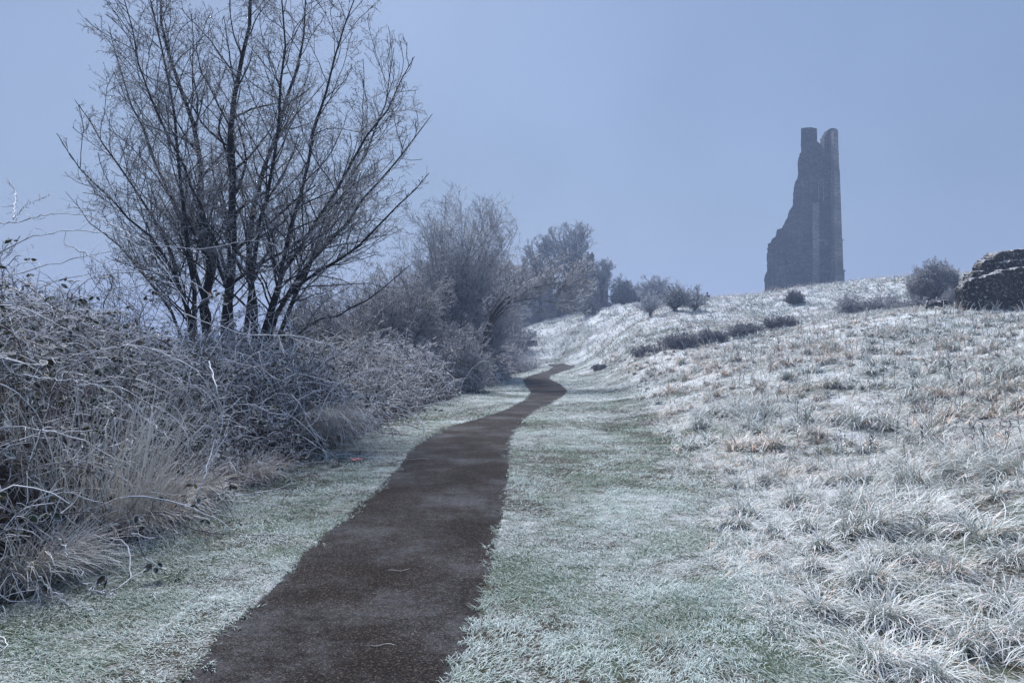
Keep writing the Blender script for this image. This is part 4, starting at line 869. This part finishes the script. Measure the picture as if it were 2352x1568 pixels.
def tower():
    Y0 = 120.0; k = Y0 / 1568 * .27597   # metres per tracing unit
    g = rng(9)
    def X(zx, Y=Y0): return (1750 * .9408 + zx * .27597 - 1176) / 1568 * Y
    def Z(zy, Y=Y0): return float(ray(1900, 280 * .9408 + zy * .27597, Y)[2])
    def SL2(pts, O, d):
        """outline seen as (zx, zy) laid on an upright face through O running along d"""
        o = []
        for zx, zy in pts:
            kx = (1750 * .9408 + zx * .27597 - 1176) / 1568; q = (kx * O[1] - O[0]) / (d[0] - kx * d[1])
            o.append((q, Z(zy, O[1] + q * d[1]) if zy < 1500 else zb))
        return o
    zb = float(ht(X(700), Y0)) - 1.5
    T = thing("ruined_tower", (X(800), Y0, zb), "tall ruined grey stone tower with a broken left side, fading into fog on the hill", "tower")
    def part(name, me, m): return put(name, me, m, T)
    ux = np.array([1., 0, 0]); uy = np.array([0., 1, 0])
    # broken side wall, set back and turned away a little
    left = [(402, 1560), (402, 1350), (425, 1300), (420, 1190), (430, 1075), (455, 1065), (465, 1035), (495, 1015), (510, 955), (550, 945), (575, 890), (600, 850), (612, 800), (640, 760), (650, 620), (658, 580), (690, 490), (685, 400), (700, 330), (716, 310)]
    ang = R_(24); wx = np.array([math.cos(ang), -math.sin(ang), 0]); wy = np.array([math.sin(ang), math.cos(ang), 0])
    O1 = np.array([X(812, Y0 + .2), Y0 + .2, 0])
    Lp = SL2(left + [(716, 200)], O1, wx); Rr_ = SL2([(812, 200)], O1, wx)
    part("broken_wall", prism(rag(Lp, g, .10, .5) + Rr_ + [(0, zb)], O1, wx, wy, 1.5), ST)
    O2 = np.array([X(815, Y0 + .08), Y0 + .08, 0])
    part("corner_turret", prism(rag(SL2([(716, 330), (716, 113), (795, 105), (850, 115), (852, 330)], O2, wx), g, .03, 1.2), O2, wx, wy, 2.4), ST)
    def flat(pts, Y): return [(X(a, Y), Z(b, Y) if b < 1500 else zb) for a, b in pts]
    def face(pts, Y, th, r=None): return prism(rag(flat(pts, Y), g, *r) if r else flat(pts, Y), np.array([0, Y, 0]), ux, uy, th)
    part("front_wall", face([(812, 1560), (812, 215), (852, 225), (880, 245), (896, 280), (914, 292), (975, 310), (975, 1560)], Y0 + .35, 2.0, (.05, .8)), ST)
    part("buttress", merge([face([(812, 1560), (812, 745), (862, 745), (862, 1560)], Y0 - .15, 2.0), face([(812, 747), (820, 733), (856, 733), (862, 747)], Y0 - .05, 1.5)], "buttress"), ST2)
    g2 = rng(4); rb = []
    for (xa, xb, xc, za, zc, yo) in [(992, 1071, 1069, 1560, 1303, -1.3), (991, 1060, 1055, 1303, 1045, -1.15), (990, 1052, 1038, 1045, 462, -1.0), (988, 1034, 1026, 462, 150, -.85)]:
        rb.append(face([(xa, za), (xa, zc), (xc, zc), (xb, za)], Y0 + yo, 3.2 + yo))
    rb.append(face([(989, 152), (990, 128), (1004, 120), (1016, 128), (1026, 138), (1026, 152)], Y0 - .84, 2.0))
    part("buttress", merge(rb, "buttress"), ST2)
    a2 = R_(62); vx = np.array([math.cos(a2), -math.sin(a2), 0]); vy = np.array([math.sin(a2), math.cos(a2), 0])
    O3 = np.array([X(957, Y0 + .4), Y0 + .4, 0])
    part("stair_turret", prism(SL2([(957, 1560), (957, 116), (975, 112), (992, 116), (992, 1560)], O3, vx), O3, vx, vy, 1.0), ST)
    part("parapet", face([(912, 340), (911, 178), (925, 174), (926, 152), (940, 148), (941, 126), (965, 120), (985, 112), (1008, 116), (1008, 340)], Y0 + .9, 1.6, (.03, .6)), ST)
    # string courses
    for zy, d in ((1042, .16), (1298, .2)):
        part("string_course", merge([box_me((X(808), Y0 - .15 - d, Z(zy) - .14), (X(864), Y0, Z(zy) + .1)), box_me((X(864), Y0 + .35 - d, Z(zy) - .14), (X(957), Y0 + .6, Z(zy) + .1)), box_me((X(990, Y0 - 1.3), Y0 - 1.33 - d, Z(zy, Y0 - 1.3) - .14), (X(1060 if zy < 1200 else 1072, Y0 - 1.3), Y0, Z(zy, Y0 - 1.3) + .1))], "string_course"), ST2)
    # openings: solid panel coloured as the shade inside, with a stone surround standing proud
    dk, t, b = nmat("opening_shade", 1); b.inputs["Base Color"].default_value = (.012, .012, .014, 1)
    def opening(xa, xb, za, zc, y, arch=True):
        xm = (X(xa) + X(xb)) / 2; hw = (X(xb) - X(xa)) / 2
        pts = [(-hw, Z(za)), (-hw, Z(zc) - hw * .9), (-hw * .6, Z(zc) - hw * .3), (0, Z(zc)), (hw * .6, Z(zc) - hw * .3), (hw, Z(zc) - hw * .9), (hw, Z(za))] if arch else [(-hw, Z(za)), (-hw, Z(zc)), (hw, Z(zc)), (hw, Z(za))]
        w = part("window", prism(pts, np.array([xm, y, 0]), ux, uy, .3), dk)
        fr = []
        for sx in (-1, 1): fr.append(box_me((xm + sx * (hw + .06) - .07, y - .12, Z(za)), (xm + sx * (hw + .06) + .07, y + .1, Z(zc) - hw * .6)))
        if arch:
            for sx in (-1, 1):
                p = [(sx * (hw + .13), Z(zc) - hw * .75), (sx * hw * .5, Z(zc)), (0, Z(zc) + .18), (0, Z(zc) + .02), (sx * hw * .45, Z(zc) - .2), (sx * (hw), Z(zc) - hw * .9)]
                fr.append(prism(p, np.array([xm, y - .12, 0]), ux, uy, .2))
        f = put("window_frame", merge(fr, "window_frame"), ST2); f.parent = w
        return w
    w = opening(868, 900, 715, 545, Y0 + .3)
    tr = put("tracery", merge([box_me((X(882), Y0 + .22, Z(715)), (X(885), Y0 + .4, Z(560))), box_me((X(866), Y0 + .2, Z(636)), (X(904), Y0 + .4, Z(630))),
                               prism([(-.05, Z(585)), (.25, Z(555)), (.33, Z(560)), (.05, Z(592))], np.array([X(884), Y0 + .22, 0]), ux, uy, .15), prism([(.05, Z(585)), (-.25, Z(555)), (-.33, Z(560)), (-.05, Z(592))], np.array([X(883.2), Y0 + .22, 0]), ux, uy, .15)], "tracery"), ST2)
    tr.parent = w
    opening(877, 886, 1238, 1190, Y0 + .3, False); opening(903, 912, 1380, 1336, Y0 + .3, False); opening(918, 924, 1090, 1045, Y0 + .3, False)
    # same dark panel for the shade of an opening in the broken wall
    part("window", prism(SL2([(571, 1248), (571, 1220), (585, 1208), (599, 1220), (599, 1248)], O1 - wy * .06, wx), O1 - wy * .06, wx, wy, .3), dk)
tower()

# ------------------------------------------------------------------ the ruined wall on the right
RW = stone_mat("ruin_rubble", (.030, .027, .024), (.105, .092, .076), 4.6, speck=.565, frost=.85, lichen=(.42, .44, .40), course=.6, bump=1.0, spk_scale=1.5, mortar=(.006, .006, .005))
def ruin():
    Y0 = 33.0; g = rng(14)
    def X(zx, Y=Y0): return (2220 * .9408 + zx * .12 - 1176) / 1568 * Y
    def Zr(zy, Y=Y0): return float(ray(2200, 580 * .9408 + zy * .12, Y)[2])
    zb = float(ht(X(1600), Y0)) - .5
    T = thing("ruined_wall", (X(1500), Y0, zb), "thick dark broken stone wall with frosted ledges at the right edge of the picture", "ruin")
    def slab(name, top, Y, th, x_end=3600):
        """top: outline (x, z) of the wall head; a displaced front face, rough head and ends"""
        tx = np.array([X(a, Y) for a, _ in top]); tz = np.array([Zr(b, Y) for _, b in top])
        nu, nv, nd = int((X(x_end, Y) - tx[0]) / .045), 56, 10
        xs = np.linspace(tx[0], X(x_end, Y), nu)
        hz = np.interp(xs, tx, tz); hz = np.round((hz + .1 * vnoise(xs * 2, xs * 0, 8)) / .13) * .13 * .65 + hz * .35 + .05 * (vnoise(xs * 6, xs * 0, 3) - .5)
        # profile: up the front, over the head, down the back
        rows = []
        for j in range(nv + nd + 8):
            if j <= nv: v = j / nv; yy = np.full(nu, Y); zz = zb + (hz - zb) * v
            elif j <= nv + nd: v = (j - nv) / nd; yy = np.full(nu, Y + th * v); zz = hz + .10 * (fbm(xs * 3, xs * 0 + v * 4, 21) - .5) + .07 * v
            else: v = (j - nv - nd) / 7; yy = np.full(nu, Y + th); zz = hz + .07 - (hz - zb) * v
            rows.append(np.stack([xs, yy, zz], -1))
        G = np.array(rows)
        nz = vnoise(G[..., 0] * 5, G[..., 2] * 8, 31) * .6 + vnoise(G[..., 0] * 11, G[..., 2] * 14, 33) * .4
        fm = np.zeros(len(G)); fm[:nv] = 1; fm[nv:nv + 3] = .6
        G[..., 1] -= (nz - .5) * .14 * fm[:, None] ; G[..., 0] += (vnoise(G[..., 2] * 9, G[..., 2] * 0, 35) - .5)[...] * .16 * np.clip(1 - (G[..., 0] - tx[0]) * 2, 0, 1)
        m, n = G.shape[:2]; V = G.reshape(-1, 3)
        i = np.arange(m - 1)[:, None]; j = np.arange(n - 1)[None]
        F = np.stack([i * n + j, i * n + j + 1, (i + 1) * n + j + 1, (i + 1) * n + j], -1).reshape(-1, 4)
        # left end cap between front and back
        a0 = np.array([V[j * n] for j in range(nv + 1)]); kk = 6; cap = []
        for c in range(kk + 1):
            f = c / kk; q = a0.copy(); q[:, 1] = a0[:, 1] * (1 - f) + (Y + th) * f; q[:, 0] += (vnoise(q[:, 2] * 8, np.full(len(q), f * 6), 37) - .5) * .12 * math.sin(math.pi * f)
            q[-1, 2] += .07 * f; cap.append(q)
        cap = np.array(cap); Vc = cap.reshape(-1, 3); nn = nv + 1
        i = np.arange(kk)[:, None]; j = np.arange(nn - 1)[None]
        Fc = np.stack([i * nn + j, i * nn + j + 1, (i + 1) * nn + j + 1, (i + 1) * nn + j], -1).reshape(-1, 4) + len(V)
        put(name, mesh_np(name, np.vstack([V, Vc]), np.vstack([F, Fc]), None, True), RW, T)
    slab("wall_face", [(1038, 1040), (1060, 985), (1104, 960), (1110, 862), (1180, 860), (1250, 800), (1450, 770), (1560, 712), (1720, 690), (1760, 650), (1900, 640), (2060, 590), (2300, 590), (2600, 560), (3600, 560)], Y0, .55)
    slab("wall_core", [(1160, 790), (1250, 690), (1350, 650), (1480, 648), (1570, 690), (1900, 690), (3600, 650)], Y0 + .58, .5)
    slab("wall_core", [(1405, 590), (1420, 500), (1480, 445), (1640, 430), (1720, 480), (1830, 495), (2000, 470), (2190, 440), (2500, 400), (3600, 400)], Y0 + 1.1, .6)
    slab("wall_head", [(1640, 380), (1700, 345), (1800, 300), (2000, 250), (2195, 240), (2500, 200), (3600, 150)], Y0 + 1.72, 1.0)
ruin()
# fallen masonry and a marker post beside it
def lump(name, label, cat, px, Y, size, seed, m):
    import bmesh, mathutils
    c = gp(px, Y); bm = bmesh.new(); bmesh.ops.create_icosphere(bm, subdivisions=4, radius=1); g = rng(seed)
    for v in bm.verts:
        p = np.array(v.co); q = p * (1 + .35 * (vnoise(p[0] * 2 + 5, p[1] * 2 + p[2] * 3 + 9, seed) - .5) + .14 * (vnoise(p[0] * 6 + 9, p[2] * 6 + p[1] * 5, seed + 1) - .5)); v.co = mathutils.Vector(q * np.array(size))
    me = bpy.data.meshes.new(name); bm.to_mesh(me); bm.free()
    for p in me.polygons: p.use_smooth = True
    o = put(name, me, m, label=label, cat=cat); o.location = c; return o
lump("fallen_masonry", "low dark lump of fallen masonry between the thorn bush and the ruined wall", "rubble", 2163, 36, (.75, .4, .42), 5, RW)
def post():
    c = gp(2131, 36); m, t, b = nmat("weathered_post", .9); b.inputs["Base Color"].default_value = (.09, .095, .10, 1)
    T = thing("marker_post", c, "short grey marker post in the grass left of the fallen masonry", "post")
    put("shaft", box_me((c[0] - .045, c[1] - .045, c[2] - .2), (c[0] + .045, c[1] + .045, c[2] + .42)), m, T)
    m2, t, b = nmat("post_cap", .9); b.inputs["Base Color"].default_value = (.6, .63, .66, 1)
    put("cap", prism([(-.055, c[2] + .42), (0, c[2] + .47), (.055, c[2] + .42)], np.array([c[0], c[1] - .055, 0]), np.array([1., 0, 0]), np.array([0., 1, 0]), .11), m2, T)
post()
def trough():
    c = ray(1222, 766, 84); c[2] = float(ht(c[0], c[1])); m, t, b = nmat("dark_trough", .8); b.inputs["Base Color"].default_value = (.012, .013, .017, 1)
    T = thing("trough", c, "small dark trough with a frosted rim at the foot of the wooded bank", "trough")
    x, y, z = c; w, d, h = .6, .3, .42
    put("shell", merge([box_me((x - w, y - d, z - .2), (x + w, y - d + .06, z + h)), box_me((x - w, y + d - .06, z - .2), (x + w, y + d, z + h)), box_me((x - w, y - d + .06, z - .2), (x - w + .06, y + d - .06, z + h)), box_me((x + w - .06, y - d + .06, z - .2), (x + w, y + d - .06, z + h)), box_me((x - w + .06, y - d + .06, z), (x + w - .06, y + d - .06, z + .2))], "shell"), m, T)
    m2, t, b = nmat("trough_rime", .9); b.inputs["Base Color"].default_value = (.7, .73, .78, 1)
    put("rim", merge([box_me((x - w - .03, y - d - .03, z + h + .003), (x + w + .03, y - d + .1, z + h + .06)), box_me((x - w - .03, y + d - .1, z + h + .003), (x + w + .03, y + d + .03, z + h + .06))], "rim"), m2, T)
trough()

# ------------------------------------------------------------------ houses among the trees
def house_mats():
    y = stone_mat("yellow_stone", (.30, .23, .15), (.38, .30, .20), 2.2, speck=.75, frost=.5, mortar=(.25, .2, .15), bump=.2)
    gY = stone_mat("grey_stone", (.11, .105, .10), (.17, .165, .155), 2.2, speck=.7, frost=.5, mortar=(.1, .1, .09), bump=.2)
    m, t, b = nmat("slate", .7); b.inputs["Base Color"].default_value = (.075, .08, .09, 1)
    m2, t, b = nmat("window_white", .6); b.inputs["Base Color"].default_value = (.8, .82, .84, 1)
    m3, t, b = nmat("window_glass", .15, .5); b.inputs["Base Color"].default_value = (.03, .035, .045, 1)
    return y, gY, m, m2, m3
HY, HG, SL, WW, WG_ = house_mats()
def wall_with_win(T, x0, x1, y, z0, z1, wins, mwall, gable=None, name="wall"):
    """a front wall of pieces round real openings; wins: (xa, xb, za, zb)"""
    xs = sorted({x0, x1, *[w[0] for w in wins], *[w[1] for w in wins]}); zs = sorted({z0, z1, *[w[2] for w in wins], *[w[3] for w in wins]}); b = []
    for i in range(len(xs) - 1):
        run = None
        for j in range(len(zs) - 1):
            cx, cz = (xs[i] + xs[i + 1]) / 2, (zs[j] + zs[j + 1]) / 2
            hole = any(w[0] < cx < w[1] and w[2] < cz < w[3] for w in wins)
            if not hole: b.append(box_me((xs[i], y, zs[j]), (xs[i + 1], y + .4, zs[j + 1])))
    if gable: b.append(prism([(x0 - gable[0], z1 + .002), (0, gable[1]), (x1 - gable[0], z1 + .002)], np.array([gable[0], y, 0]), np.array([1., 0, 0]), np.array([0., 1, 0]), .4))
    put(name, merge(b, name), mwall, T)
    for (xa, xb, za, zb_) in wins:
        f = .09; w = put("window", merge([box_me((xa, y + .06, za), (xa + f, y + .2, zb_)), box_me((xb - f, y + .06, za), (xb, y + .2, zb_)), box_me((xa + f, y + .06, za), (xb - f, y + .2, za + f)), box_me((xa + f, y + .06, zb_ - f), (xb - f, y + .2, zb_)),
                                         box_me(((xa + xb) / 2 - .04, y + .07, za + f), ((xa + xb) / 2 + .04, y + .19, zb_ - f)), box_me((xa + f, y + .08, za + (zb_ - za) * .62), (xb - f, y + .18, za + (zb_ - za) * .62 + .1))], "window"), WW, T)
        p = put("pane", box_me((xa + f, y + .13, za + f), (xb - f, y + .15, zb_ - f)), WG_); p.parent = w
        s = put("sill", box_me((xa - .1, y - .12, za - .14), (xb + .1, y - .003, za - .002)), WW); s.parent = w
def houses():
    Y = 120.; g = rng(2)
    X = lambda px, Y=Y: (px - 1176) / 1568 * Y
    Z = lambda py, Y=Y: float(ray(1200, py, Y)[2])
    T = thing("manor_house", (X(1190), Y, Z(740)), "yellow-stone house with gables and white windows, half hidden behind bare trees", "house")
    zb = Z(760)
    wall_with_win(T, X(1118), X(1200), Y, zb, Z(632), [(X(1133), X(1141), Z(672), Z(655)), (X(1156), X(1164), Z(672), Z(655)), (X(1133), X(1141), Z(712), Z(690)), (X(1156), X(1164), Z(712), Z(690))], HY)
    put("gable", prism([(-X(1) + X(-19), Z(631.9)), (0, Z(594)), (X(20) - X(0), Z(631.9))], np.array([X(1171), Y + .003, 0]), np.array([1., 0, 0]), np.array([0., 1, 0]), .5), HY, T)
    wall_with_win(T, X(1200) + .003, X(1268), Y - 2.5, zb, Z(650), [(X(1212), X(1220), Z(712), Z(689)), (X(1230), X(1240), Z(714), Z(687)), (X(1250), X(1257), Z(712), Z(688)), (X(1230), X(1239), Z(672), Z(657))], HG)
    wall_with_win(T, X(1201), X(1213), Y - .003, Z(650), Z(618), [], HY)
    put("roof", merge([prism([(0, Z(632)), (3.2, Z(602)), (6.4, Z(632))], np.array([X(1114), Y + .5, 0]), np.array([0., 1, 0]), np.array([1., 0, 0]), X(1204) - X(1114)),
                       prism([(0, Z(650)), (3.6, Z(612)), (7.2, Z(650))], np.array([X(1198), Y - 2.9, 0]), np.array([0., 1, 0]), np.array([1., 0, 0]), X(1272) - X(1198))], "roof"), SL, T)
    for cx in (1128, 1207):
        c = put("chimney", box_me((X(cx) - .5, Y + 2.8, Z(620)), (X(cx) + .5, Y + 4, Z(588))), HY, T)
        for o in (-.25, .25):
            q = put("chimney_pot", box_me((X(cx) + o - .13, Y + 3.2, Z(588)), (X(cx) + o + .13, Y + 3.5, Z(588) + .4)), HG); q.parent = c
    put("side_wall", box_me((X(1118), Y + .4, zb), (X(1268), Y + 6, Z(650) - .3)), HG, T)
    Y2 = 112.; X2 = lambda p: X(p, Y2); Z2 = lambda p: Z(p, Y2)
    T2 = thing("gabled_house", (X2(1345), Y2, Z2(720)), "dark grey stone house with a steep gable and chimney below the domed tree", "house")
    wall_with_win(T2, X2(1298), X2(1397), Y2, Z2(745), Z2(640), [(X2(1378), X2(1385), Z2(664), Z2(652)), (X2(1332), X2(1338), Z2(664), Z2(651)), (X2(1378), X2(1385), Z2(694), Z2(680)), (X2(1332), X2(1338), Z2(694), Z2(680))], HG, gable=(X2(1352), Z2(600)))
    put("roof", prism([(X2(1294) - X2(1352), Z2(642)), (0, Z2(597)), (X2(1401) - X2(1352), Z2(642)), (X2(1401) - X2(1352), Z2(645)), (0, Z2(600.5)), (X2(1294) - X2(1352), Z2(645))], np.array([X2(1352), Y2 - .2, 0]), np.array([1., 0, 0]), np.array([0., 1, 0]), 9), SL, T2)
    put("side_wall", box_me((X2(1299), Y2 + .4, Z2(745)), (X2(1396), Y2 + 8.5, Z2(646))), HG, T2)
    c = put("chimney", box_me((X2(1348), Y2 + .3, Z2(612)), (X2(1366), Y2 + 1.6, Z2(583))), HG, T2)
    for o in (-.35, .35):
        q = put("chimney_pot", box_me((X2(1357) + o - .14, Y2 + .8, Z2(583)), (X2(1357) + o + .14, Y2 + 1.1, Z2(583) + .4)), HG); q.parent = c
houses()

# ------------------------------------------------------------------ a seated walker on the ridge and a robin in the tree
def skin_body(name, verts, edges, radii, m, parent=None, sub=2):
    me = bpy.data.meshes.new(name); me.from_pydata(verts, edges, []); o = bpy.data.objects.new(name, me); COL.objects.link(o)
    md = o.modifiers.new("skin", 'SKIN')
    for i, r in enumerate(radii): me.skin_vertices[0].data[i].radius = (r, r) if not isinstance(r, tuple) else r
    me.skin_vertices[0].data[0].use_root = True
    s = o.modifiers.new("sub", 'SUBSURF'); s.levels = sub; s.render_levels = sub
    dg = bpy.context.evaluated_depsgraph_get(); e = o.evaluated_get(dg); nm = bpy.data.meshes.new_from_object(e)
    o.modifiers.clear(); o.data = nm; nm.name = name; nm.materials.clear(); nm.materials.append(m)
    for p in nm.polygons: p.use_smooth = True
    if parent: o.parent = parent
    return o
def sphere(name, loc, s, m, parent, sub=3):
    import bmesh
    bm = bmesh.new(); bmesh.ops.create_icosphere(bm, subdivisions=sub, radius=1)
    for v in bm.verts: v.co = (v.co.x * s[0] + loc[0], v.co.y * s[1] + loc[1], v.co.z * s[2] + loc[2])
    me = bpy.data.meshes.new(name); bm.to_mesh(me); bm.free()
    for p in me.polygons: p.use_smooth = True
    o = bpy.data.objects.new(name, me); COL.objects.link(o); me.materials.append(m); o.parent = parent; return o
def cmat(n, c, r=.8):
    m, t, b = nmat(n, r); b.inputs["Base Color"].default_value = (*c, 1); return m
def person():
    Y = 77.5; x = ray(1625, 700, Y)[0]; z = float(ht(x, Y))
    z = max(z, zrow(695, Y) )
    skin = cmat("skin", (.45, .28, .2)); coat = cmat("grey_coat", (.10, .11, .12)); hair = cmat("dark_hair", (.015, .013, .015)); trs = cmat("dark_trousers", (.03, .032, .045))
    T = thing("person", (x, Y, z), "person in a grey coat with dark hair sitting on the ridge, seen from behind", "person")
    # seated, back to the viewer, knees up, arms round the knees; one surface
    v = [(0, 0, .12), (0, .02, .35), (0, .05, .55), (0, .07, .66), (0, .10, .78), (0, .12, .9),
         (-.20, .06, .60), (-.27, .16, .36), (-.16, .40, .34), (-.10, .47, .33), (.20, .06, .60), (.27, .16, .36), (.16, .40, .34), (.10, .47, .33),
         (-.12, .05, .12), (-.17, .42, .42), (-.13, .55, .06), (-.13, .72, .03), (.12, .05, .12), (.17, .42, .42), (.13, .55, .06), (.13, .72, .03)]
    e = [(0, 1), (1, 2), (2, 3), (3, 4), (4, 5), (2, 6), (6, 7), (7, 8), (8, 9), (2, 10), (10, 11), (11, 12), (12, 13), (0, 14), (14, 15), (15, 16), (16, 17), (0, 18), (18, 19), (19, 20), (20, 21)]
    r = [.17, .16, .17, .07, .09, .085, .085, .05, .04, .028, .085, .05, .04, .028, .11, .075, .05, .04, .11, .075, .05, .04]
    skin_body("body", v, e, r, skin, T)
    v2 = [(0, -.005, .10), (0, .01, .33), (0, .04, .53), (0, .06, .63), (-.21, .06, .59), (-.29, .16, .36), (-.16, .39, .34), (.21, .06, .59), (.29, .16, .36), (.16, .39, .34)]
    skin_body("coat", v2, [(0, 1), (1, 2), (2, 3), (2, 4), (4, 5), (5, 6), (2, 7), (7, 8), (8, 9)], [.23, .21, .20, .10, .11, .075, .06, .11, .075, .06], coat, T)
    v3 = [(0, .06, .12), (-.12, .08, .12), (-.17, .42, .43), (-.13, .55, .1), (.12, .08, .12), (.17, .42, .43), (.13, .55, .1)]
    skin_body("trousers", v3, [(0, 1), (1, 2), (2, 3), (0, 4), (4, 5), (5, 6)], [.17, .13, .09, .07, .13, .09, .07], trs, T)
    sphere("hair", (0, .095, .865), (.105, .115, .12), hair, T)
person()
def robin():
    p = ray(484, 680, 15.0)
    T = thing("robin", p, "small robin with an orange-red breast perched low among the dark stems of the big tree", "bird")
    br = cmat("robin_back", (.12, .09, .06)); red = cmat("robin_breast", (.62, .14, .03)); wh = cmat("robin_belly", (.5, .5, .48)); bk = cmat("robin_beak", (.02, .018, .015)); 
    # plump upright bird facing the viewer, a continuous body
    v = [(0, .03, -.005), (0, .012, .03), (0, 0, .062), (0, -.006, .088), (0, -.024, .089), (0, .055, -.03), (0, .085, -.062)]
    skin_body("body", v, [(0, 1), (1, 2), (2, 3), (3, 4), (0, 5), (5, 6)], [.034, .042, .036, .026, .012, .016, .009], br, T)
    sphere("breast", (0, -.014, .062), (.034, .030, .034), red, T); sphere("face_patch", (0, -.022, .088), (.021, .016, .019), red, T); sphere("belly", (0, -.014, .020), (.034, .032, .030), wh, T)
    for s in (-1, 1):
        sphere("wing", (s * .036, .02, .028), (.010, .035, .032), br, T); sphere("eye", (s * .015, -.024, .098), (.004, .004, .004), bk, T, 2)
        skin_body("leg", [(s * .012, 0, -.01), (s * .012, .004, -.035), (s * .012, -.008, -.042)], [(0, 1), (1, 2)], [.003, .002, .002], bk, T, 1)
    skin_body("beak", [(0, -.036, .09), (0, -.052, .088)], [(0, 1)], [.004, .001], bk, T, 1)
    # the branch it grips belongs to the tree: a side bough
    q = np.array([[p[0] - .55, 15.35, p[2] - .3], [p[0] - .2, 15.1, p[2] - .12], [p[0], 15.0, p[2] - .052], [p[0] + .45, 14.9, p[2] + .16], [p[0] + .8, 14.8, p[2] + .36]])
    t = np.linspace(0, 1, 16); s = np.linspace(0, 1, 5); c = np.stack([np.interp(t, s, q[:, i]) for i in range(3)], -1)
    Rd = np.linspace(.014, .006, 16)[None]; V, F, C = tubes(c[None], Rd, 7, np.concatenate([np.full(Rd.shape + (3,), .05), np.full(Rd.shape + (1,), 1.)], -1))
    o = put("perch_branch", mesh_np("perch_branch", V - q[2], F, C, True), M_TWIG, label="frosted slanting twig under the robin", cat="branch"); o.location = q[2]
robin()
# a scrap of pink litter and fallen leaves
def scrap():
    p = ray(818, 1060, row0(1060)); g = rng(3); m = cmat("pink_wrapper", (.75, .22, .26), .5)
    n = 7; u, v = np.meshgrid(np.linspace(-.085, .085, n), np.linspace(-.035, .035, 5), indexing='ij')
    z = .045 + .012 * np.sin(u * 60) + .01 * np.cos(v * 90 + u * 30); V = np.stack([u, v + u * .25, z], -1).reshape(-1, 3)
    i = np.arange(n - 1)[:, None]; j = np.arange(4)[None]; F = np.stack([i * 5 + j, i * 5 + j + 1, (i + 1) * 5 + j + 1, (i + 1) * 5 + j], -1).reshape(-1, 4)
    o = put("wrapper", mesh_np("wrapper", V, F), m, label="crumpled pink wrapper on the verge left of the path", cat="litter"); o.location = (p[0], p[1], float(ht(p[0], p[1])))
scrap()
def straws():
    g = rng(8); m = cmat("pale_straw", (.55, .56, .56))
    for (px, row, L, a, lb) in [(962, 1054, .30, 1.5, "pale straw lying across the path, farther one"), (915, 1310, .16, 1.3, "short pale straw in the middle of the path"), (880, 1482, .13, 1.6, "short pale straw low on the path"), (1138, 1252, .11, .2, "bent pale straw at the right edge of the path")]:
        p = ray(px, row, row0(row)); t = np.linspace(-.5, .5, 8)
        c = np.stack([p[0] + L * t * math.sin(a), p[1] + L * t * math.cos(a) + .14 * L * np.sin(t * 6 + px), np.full(8, float(base_h(p[0], p[1])) + .006)], -1)
        Rd = np.full((1, 8), .0017); V, F, C = tubes(c[None], Rd, 4, np.ones((1, 8, 4)))
        o = put("straw", mesh_np("straw", V - p, F), m, label=lb, cat="straw", group="loose straws on the path"); o.location = p
straws()
def seedheads():
    g = rng(28); parts = []; n = 260
    a = R_(1) * g.uniform(16, 38, n); r = g.uniform(9, 34, n); x = r * np.sin(a); y = r * np.cos(a); k = (meadow(x, y) > 1.5); x, y = x[k], y[k]; n = len(x)
    P, Rd = grow(g, np.stack([x, y, ht(x, y)], -1), np.stack([g.normal(0, .15, n), g.normal(0, .15, n), np.ones(n)], -1), g.uniform(.3, .6, n), np.maximum(.004, .0003 * np.hypot(x, y)), 5, .06, (0, 0, 0), .7)
    C = np.concatenate([np.full(Rd.shape + (3,), .06), np.full(Rd.shape + (1,), .6)], -1); parts.append(tubes(P, Rd, 3, C))
    p, D, L, rr = spawn(g, P, Rd, 6, .55, 1.0, (40, 15), .04, .12, .2, .9, .005); P2, R2 = grow(g, p, D, L, rr, 3, .2, (0, 0, .3), 1.2)
    parts.append(tubes(P2, R2, 3, np.concatenate([np.full(R2.shape + (3,), .05), np.full(R2.shape + (1,), .6)], -1)))
    V, F, C = join(parts); put("dead_weed_stalks", mesh_np("dead_weed_stalks", V, F, C), M_TWIG, kind="stuff", label="dark dead weed stalks scattered through the meadow", cat="weeds")
seedheads()

# ------------------------------------------------------------------ fog
def haze():
    me = box_me((-640, -640, -3.5), (640, 640, 48)); m = bpy.data.materials.new("haze"); m.use_nodes = True; t = m.node_tree; t.nodes.clear()
    o = t.nodes.new("ShaderNodeOutputMaterial"); v = t.nodes.new("ShaderNodeVolumePrincipled")
    v.inputs["Color"].default_value = (.335, .44, .66, 1); v.inputs["Density"].default_value = .0022; v.inputs["Anisotropy"].default_value = .2
    t.links.new(v.outputs[0], o.inputs["Volume"]); put("haze", me, m, kind="stuff", label="pale even winter fog", cat="fog")
haze()
